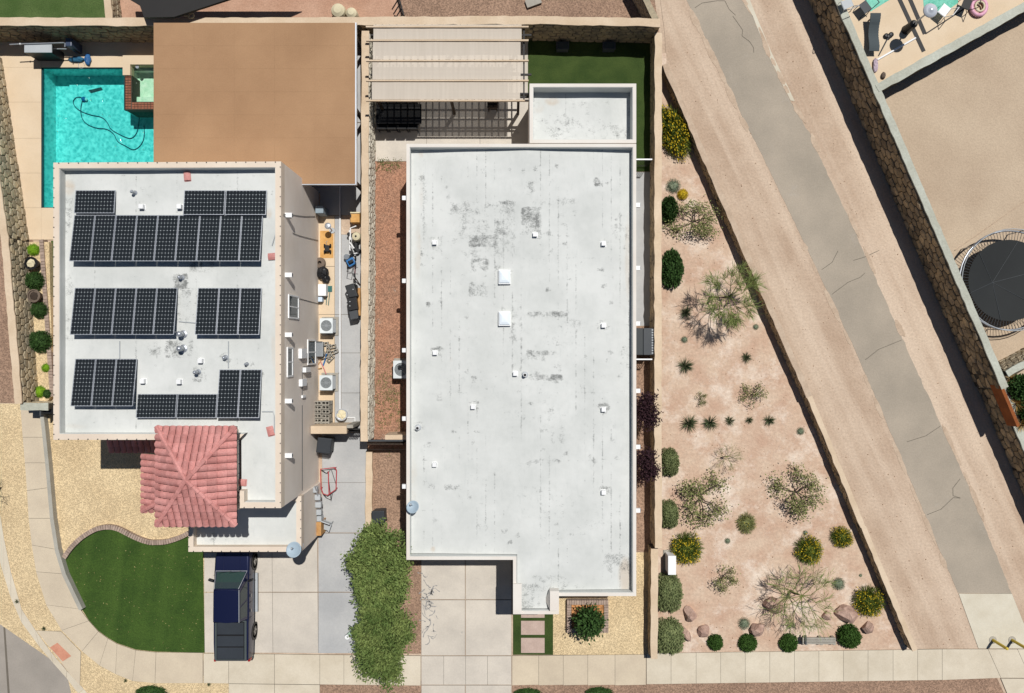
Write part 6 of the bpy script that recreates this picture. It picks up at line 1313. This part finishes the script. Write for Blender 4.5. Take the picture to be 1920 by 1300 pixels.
bc = thing('bicycle', 'small bicycle with red trim leaning at the party wall below the mower', 'bicycle', (*xy(664,512,.2),.02)); q = at(663,512,.4)
for yy in (-.38,.38): MB().tube([(q.x+.06+.05*math.sin(a),q.y+yy+.24*math.cos(a),.28+.25*math.sin(a)) for a in np.linspace(0,6.28,17)[:-1]], .022, 5, close=True).build('wheel', M['rubber'], bc)
MB().tube([(q.x+.06,q.y+.38,.28),(q.x+.1,q.y+.25,.62),(q.x+.06,q.y-.02,.3),(q.x+.1,q.y-.15,.62),(q.x+.06,q.y-.38,.28),(q.x+.06,q.y-.02,.3)], .018, 5).build('frame', M['red'], bc); MB().tube([(q.x-.2,q.y+.28,.74),(q.x+.1,q.y+.25,.72),(q.x+.3,q.y+.25,.74)], .014, 5).build('handlebar', M['dgrey'], bc); MB().cbox((q.x+.1,q.y-.15,.66), .1,.2,.05).build('saddle', M['black'], bc)
gr2 = thing('barbecue', 'long black covered barbecue along the party wall', 'barbecue', (*xy(657,565,.4),.02))
def rot_pts(l, z): return [(*xy(a,b,z),z) for a,b in l]
def slabq(l, z0, z1): return MB().prism([xy(a,b,z1) for a,b in l], z0, z1)
slabq([(646,536),(663,531),(671,556),(654,559)], .02, .95).build('hood', mat('bbq_black',(.022,.024,.026),amt=.15,rough=.5), gr2, bevel=.04); slabq([(650,559.5),(668,556.5),(671,580),(653,584)], .02, .88).build('cabinet', M['black'], gr2, bevel=.03); slabq([(654,584.5),(670,581),(672,597),(657,600)], .4, .8).build('side_shelf', M['dgrey'], gr2, bevel=.02)
for a, b in ((651,553),(662,543),(656,566),(656,574)): MB().blob(at(a,b,.97),.035,.035,.03,8,4).build('knob', M['grey'], gr2)
for a, b in ((658,598),(669,595)): p = at(a,b,.4); MB().cbox((p.x,p.y,.21),.05,.05,.4).build('leg', M['black'], gr2)
o = MB().pbox(671,540,676,592,.02,.6).build('plywood_sheet', M['wood'], None); tag(o, 'tan plywood sheet between the barbecue and party wall', 'plywood')
tag(MB().tube([(*xy(664,516,.3),.5),(*xy(674,534,.2),.1)], .03, 6).build('timber_offcut', M['wood_d'], None), 'dark stick leaning between bicycle and barbecue', 'timber')
# black shed box in the east passage
sb = thing('storage_shed', 'black ribbed storage box in the passage beside the east wall', 'storage box', (*xy(1210,642,.6),.004))
MB().pbox(1192,616,1224,665,.004,1.25).build('body', M['dgrey'], sb); MB().pbox(1191,615.5,1206,666,1.251,1.3).build('lid', mat('shed_lid',(.03,.035,.037),amt=.15,rough=.5), sb, bevel=.02); MB().pbox(1206.5,615.5,1225,666,1.251,1.31).build('lid', M['dgrey'], sb, bevel=.02)
for i in range(10): p = at(1225,619+i*4.8,1.3); MB().cbox((p.x-.05,p.y,1.32), .08,.06,.03).build('rib', M['grey'], sb)
for px,lb in ((1055,'dark framed box against the back wall nearer the pergola'),(1142,'dark framed box against the back wall nearer the east wall')):
    a = at(px,86,.4); t = thing('garden_box', lb, 'box', (a.x,a.y,.01)); MB().cbox((a.x,a.y,.2), .6,.36,.38).build('body', M['dgrey'], t); MB().cbox((a.x,a.y,.41), .66,.4,.05).build('rim', M['dgrey'], t); MB().cbox((a.x,a.y,.438), .54,.3,.01).build('panel', M['glass'], t)
# pool-side things
cab_ = thing('poolside_cabinet', 'grey-topped dark cabinet in the shade at the pool head', 'cabinet', (*xy(72,100,.5),.03))
MB().pbox(46,84,96,99,.03,1.1).build('body', M['black'], cab_); MB().pbox(45.6,83,97,98.6,1.101,1.15).build('top', M['grey'], cab_)
pol = thing('pool_pole', 'long silver pole with dark blue base resting on the shaded cabinet', 'pole', (*xy(70,82,1.2),1.15)); MB().tube([(*xy(17,83,1.25),1.2),(*xy(36,82,1.25),1.2),(*xy(118,79.5,1.25),1.2),(*xy(121,81,1.25),1.2),(*xy(121,88,1.2),1.18)], .03, 7).build('shaft', M['steel'], pol); MB().tube([(*xy(36,82,1.25),1.2),(*xy(38,82,1.25),1.2)], .05, 8).build('clamp', M['white'], pol)
hp = thing('pool_pump', 'dark blue pump unit beside the shaded poolside cabinet', 'pump', (*xy(130,84,.5),.03)); MB().pbox(122,71,134,87,.03,1.0).build('housing', mat('pump_blue',(.05,.07,.12),amt=.1,rough=.4), hp, bevel=.04); MB().pbox(134,76,140,92,.03,.7).build('motor', M['black'], hp, bevel=.04); MB().tube([(*xy(104,95,.6),.6),(*xy(106,92,.6),.6),(*xy(125,92,.6),.6)], .03, 6).build('pipe', M['steel'], hp)
fl = thing('pool_float', 'crumpled blue pool float on the deck at the water edge', 'pool float', (*xy(155,114,.1),.03)); a = at(143,111,.15); b = at(164,112,.15); MB().blob((a.x,a.y,.13), .42,.14,.1,14,6,.12,3).build('body', M['teal_cloth'], fl); MB().blob((b.x,b.y,.14), .17,.3,.11,12,6,.12,4).build('pillow', mat('float_blue',(.03,.12,.3),amt=.15,rough=.4), fl); MB().tube([(a.x+.2+.16*math.cos(t_),a.y-.28+.16*math.sin(t_),.05) for t_ in np.linspace(0,5.5,12)], .012, 5).build('cord', M['grey'], fl)
hs = thing('pool_cleaner', 'pool cleaner with a dark hose looping under the water', 'pool cleaner', (*xy(155,185,PD),PD)); k = 4.0625
h1 = [(640,750),(590,735),(560,760),(555,785),(575,820),(615,850),(700,880),(775,890),(820,935),(840,985),(900,1020),(950,1045),(1000,1060),(1040,1020),(1055,960),(1062,890)]
h2 = [(628,760),(612,830),(620,900),(660,950),(740,980),(810,980),(870,1020),(890,1080),(960,1115),(1010,1145),(1050,1130),(1090,1080),(1100,1020),(1096,960)]
for hh in (h1,h2): MB().tube([(*xy(a/k,b/k,PD+.05),PD+.05) for a,b in chaikin(hh,2)], .018, 6).build('hose', mat('hose',(.02,.06,.12),amt=.1,rough=.5), hs, smooth=True)
q = at(157,186,PD+.1); MB().blob((q.x,q.y,PD+.1), .13,.13,.1,12,6).build('head', M['blue'], hs); MB().blob((q.x+.14,q.y-.02,PD+.12), .07,.09,.07,10,5).build('float_bulb', M['white'], hs)
# light pipe by the tree, back-yard neighbour odds and ends
lp_ = thing('capped_pipe', 'pale green capped pipe poking out from under the shade tree', 'pipe', (*xy(664,1176,0),.02)); q = at(664,1174,0); MB().tube([(q.x+.3,q.y+.15,.02),(q.x,q.y,1.1),(q.x-.06,q.y-.05,1.3)], .1, 12).build('shaft', M['pale_green'], lp_); MB().cyl((q.x-.06,q.y-.05,1.3), .12,.04,12).build('cap', M['white'], lp_)
for px,py,r,lb in ((634,20,.38,'large white round tank behind the back wall'),(659,25,.3,'smaller white round tank behind the back wall')): tag(MB().lathe((*xy(px,py,.6),-.01), [(r,0),(r,.5),(r*.9,.66),(r*.5,.78),(.02,.8)], 18).build('water_tank', M['cream'], None, smooth=False), lb, 'tank')
for px,py,lb in ((350,27,'pale ring standing on the back wall edge, left of its twin'),(359,31,'pale ring standing on the back wall edge, touching the corner of the brown roof')):
    q = at(px,py,2.0); tag(MB().tube([(q.x+.13*math.cos(t_),q.y+.11*math.sin(t_),2.05) for t_ in np.linspace(0,6.283,15)[:-1]], .05, 7, close=True).build('clay_ring', M['cream'], None), lb, 'ring')
tag(MB().cbox(at(1000,4,.1), .8,.4,.1, rz=.35).build('paving_slab', M['block'], None), 'pale slab lying on the gravel behind the back wall', 'slab')
fnb = thing('yard_fence', 'dark metal fence running into the yard behind the back wall', 'fence', at(752,10,0))
for i in range(6): p = at(744+i*2.6,-18+i*9.5,.8); MB().cbox((p.x,p.y,.78),.05,.05,1.6).build('post', M['iron'], fnb)
MB().tube([at(744,-18,1.5),at(757,29,1.5)], .04, 5).build('rail', M['iron'], fnb); MB().tube([at(744,-18,.3),at(757,29,.3)], .04, 5).build('rail', M['iron'], fnb)

# ---------------------------------------------------------------- neighbour terrace: pool patio, furniture, trampoline
ZD = ZT+.02
struct('terrace_pool', MB().prism(P([(1620,-30),(1672,-30),(1668,0),(1632,22),(1622,10)],ZD), ZT-.02, ZD+.006), mat('terrace_water',(.1,.42,.3),(.2,.55,.42),big=6,amt=.2,rough=.2))
struct('terrace_pool', MB().prism(P([(1728,-40),(1800,-40),(1796,6),(1782,16),(1740,30),(1732,14)],ZD), ZT-.02, ZD+.006), bpy.data.materials['terrace_water'])
for a, b, lb in (((1684,-6),(1732,97),'long dark strip painted as a shadow across the neighbour patio'),((1704,-6),(1734,64),'short dark strip painted as a shadow beside the patio heater'),((1735,64),(1812,14),'thin dark strip painted as a step edge on the neighbour patio')):
    A_ = Vector(xy(*a,ZD)); B_ = Vector(xy(*b,ZD)); d = (B_-A_).normalized(); n_ = Vector((-d.y,d.x))*(.1 if a[0] < 1735 else .03); tag(MB().prism([tuple(A_-n_),tuple(B_-n_),tuple(B_+n_),tuple(A_+n_)], ZT, ZD+.012).build('shadow_edge_strip', M['iron'], None), lb, 'dark strip')  # dark strips painted on the patio for shadows and a step edge
sl_ = thing('sun_lounger', 'dark grey curved sun lounger on the neighbour patio', 'sun lounger', at(1639,66,ZD)); mb = MB(); n = 14; pts = []
for i in range(n+1):
    f = i/n; pts.append((27+f*68, ZD+.34+.1*math.sin(f*9.0)*.5+(.2*(1-f/.3) if f < .3 else 0)))
for (ya,za),(yb,zb_) in zip(pts,pts[1:]):
    a0 = at(1630,ya,ZD+.4); a1 = at(1649,ya,ZD+.4); b0 = at(1630+.6,yb,ZD+.4); b1 = at(1649.6,yb,ZD+.4)
    mb.add([(a0.x,a0.y,za),(a1.x,a1.y,za),(b1.x,b1.y,zb_),(b0.x,b0.y,zb_),(a0.x,a0.y,za-.05),(a1.x,a1.y,za-.05),(b1.x,b1.y,zb_-.05),(b0.x,b0.y,zb_-.05)], [(0,3,2,1),(4,5,6,7),(0,1,5,4),(2,3,7,6),(1,2,6,5),(3,0,4,7)])
mb.build('cushion', mat('lounger_cloth',(.07,.085,.09),amt=.12), sl_)
for a, b in ((1632,36),(1646,36),(1633,88),(1647,88)): p = at(a,b,ZD+.2); MB().cbox((p.x,p.y,ZD+.14),.05,.05,.28).build('leg', M['black'], sl_)
ph_ = thing('patio_heater', 'silver mushroom patio heater on the neighbour patio', 'patio heater', (*at(1747,18,ZD+2.2).xy,ZD)); p = at(1747,18,ZD+2.2)
MB().lathe((p.x,p.y,ZD+2.08), [(.34,0),(.32,.04),(.2,.1),(.1,.13),(.08,.16),(.02,.17)], 24).build('reflector', mat('heater_silver',(.6,.63,.68),amt=.05,rough=.35,metal=.3), ph_, smooth=True); MB().cyl((p.x,p.y,ZD), .04,2.1,10).build('pole', M['steel'], ph_); MB().lathe((p.x,p.y,ZD), [(.24,0),(.22,.1),(.19,.7),(.1,.8)], 16).build('base', M['black'], ph_); MB().cyl((p.x,p.y,ZD+1.8), .1,.28,12).build('burner', M['black'], ph_)
fs_ = thing('parasol_stand', 'black parasol base with a thin pole and folded pink cloth', 'parasol', at(1664,70,ZD)); q = at(1665,70,ZD)
for a, b in ((0,0),(.12,.1),(-.12,.04)): MB().blob((q.x+a,q.y+b,ZD+.07), .13,.13,.07,12,5,0,1,flat=-.06).build('weight', M['black'], fs_)
MB().tube([(q.x,q.y,ZD+.1),(*xy(1647,105,ZD),ZD+.06)], .022, 6).build('pole', M['dgrey'], fs_); r_ = at(1638,128,ZD); MB().blob((r_.x+.05,r_.y+.1,ZD+.09), .12,.34,.08,12,6,.15,2).build('folded_cloth', mat('mauve_cloth',(.5,.4,.45),(.36,.28,.33),big=6,amt=.2), fs_)
tag(MB().tube([(*xy(1644,113,ZD),ZD+.03),(*xy(1716,72,ZD),ZD+.03)], .05, 6).build('white_pole', M['white'], None), 'straight white pole lying on the neighbour patio', 'pole')
pr = thing('pool_ring', 'pink and grey inflatable ring by the neighbour pool', 'pool float', at(1836,13,ZD)); q = at(1836,13,ZD+.15)
for rr, zz_, m in ((.36,.12,'pink'),(.22,.2,'cream')): MB().tube([(q.x+rr*math.cos(t_),q.y+rr*1.1*math.sin(t_),ZD+zz_) for t_ in np.linspace(0,6.283,21)[:-1]], .1 if m=='pink' else .05, 8, close=True).build('tube', M[m], pr, smooth=True)
def wire_chair(px,py,rz,lab,m):
    p = at(px,py,ZD+.4); t = thing('wire_chair', lab, 'chair', (p.x,p.y,ZD)); Rz = Matrix.Rotation(rz,3,'Z'); q = lambda x,y,z: Vector((p.x,p.y,ZD+z))+Rz@Vector((x,y,0))
    for s in (-1,1): MB().tube([q(s*.25,.25,0),q(s*.25,.22,.42),q(s*.25,-.22,.42),q(s*.25,-.4,.85)], .02, 5).build('side_frame', M[m], t); MB().tube([q(s*.25,-.22,.42),q(s*.25,-.3,0)], .02, 5).build('leg', M[m], t)
    MB().cbox(q(0,0,.43), .48,.42,.02, rz=rz).build('seat', M[m], t); MB().tube([q(-.25,-.4,.85),q(.25,-.4,.85)], .02, 5).build('top_rail', M[m], t)
wire_chair(1588,8,.4,'thin wire patio chair in the corner by the retaining wall','grey'); wire_chair(1770,20,.9,'white wire patio chair beside the patio heater','white'); wire_chair(1622,14,2.2,'dark wire patio chair at the edge of the green pool','dgrey'); wire_chair(1812,8,1.2,'dark patio chair beside the pink ring','iron')
tag(MB().blob((*xy(1655,143,ZD),ZD+.08), .1,.18,.1,10,5,.15,3,flat=-.075).build('dark_stone', M['pot'], None), 'small dark stone in the patio corner', 'stone')
# trampoline
TC = at(1892,526,ZL+.9); tp = thing('trampoline', 'large round trampoline with black faceted mat and netted frame', 'trampoline', (TC.x,TC.y,ZL)); zt_ = ZL+.9; R1, R2 = 2.5, 2.05
def circ(r, z, n=40): return [(TC.x+r*math.cos(6.28318*k/n),TC.y+r*math.sin(6.28318*k/n),z) for k in range(n)]
MB().tube(circ(R1,zt_), .045, 8, close=True).build('frame_ring', M['steel'], tp, smooth=True)
mb = MB(); n6 = 6
apx = (TC.x-.75, TC.y-.1, zt_-.14)
rim = [(TC.x+R2*math.cos(6.2832*k/36),TC.y+R2*math.sin(6.2832*k/36),zt_) for k in range(36)]
mb.add(rim+[apx], [(k,(k+1)%36,36) for k in range(36)]); mb.build('mat', mat('tramp_mat',(.013,.015,.015),amt=.15,rough=.7), tp)
spg = MB()
for k in range(96): a = 6.2832*k/96; spg.tube([(TC.x+R2*math.cos(a),TC.y+R2*math.sin(a),zt_),(TC.x+(R1-.03)*math.cos(a),TC.y+(R1-.03)*math.sin(a),zt_+.01)], .013, 4)
spg.build('springs', M['dgrey'], tp, kind='stuff')
for k in range(6):
    a = 1.05*k+.3; MB().tube([(TC.x+R1*math.cos(a),TC.y+R1*math.sin(a),ZL),(TC.x+R1*1.02*math.cos(a),TC.y+R1*1.02*math.sin(a),zt_+.3)], .03, 7).build('pole', M['steel'], tp)
    MB().tube([apx, (TC.x+R2*math.cos(a),TC.y+R2*math.sin(a),zt_+.02)], .012, 5).build('mat_seam', M['dgrey'], tp)
MB().tube(circ(R1*1.02,zt_+.3), .022, 6, close=True).build('net_rim', M['grey'], tp, smooth=True)
V_ = np.array(circ(R1*.99,zt_+.05,40)+circ(R1*1.0,zt_+.29,40)); F_ = np.array([(k,(k+1)%40,40+(k+1)%40,40+k) for k in range(40)]); fast_mesh('net', V_-np.array(ORG[tp]), F_, M['net'], tp)
tag(MB().tube([(*xy(1790,470,ZL),ZL+.03),(*xy(1930,372,ZL),ZL+.03)], .02, 5).build('garden_hose', M['sand'], None), 'tan hose lying across the dirt lot above the trampoline', 'hose')
print('objects', len(bpy.data.objects))
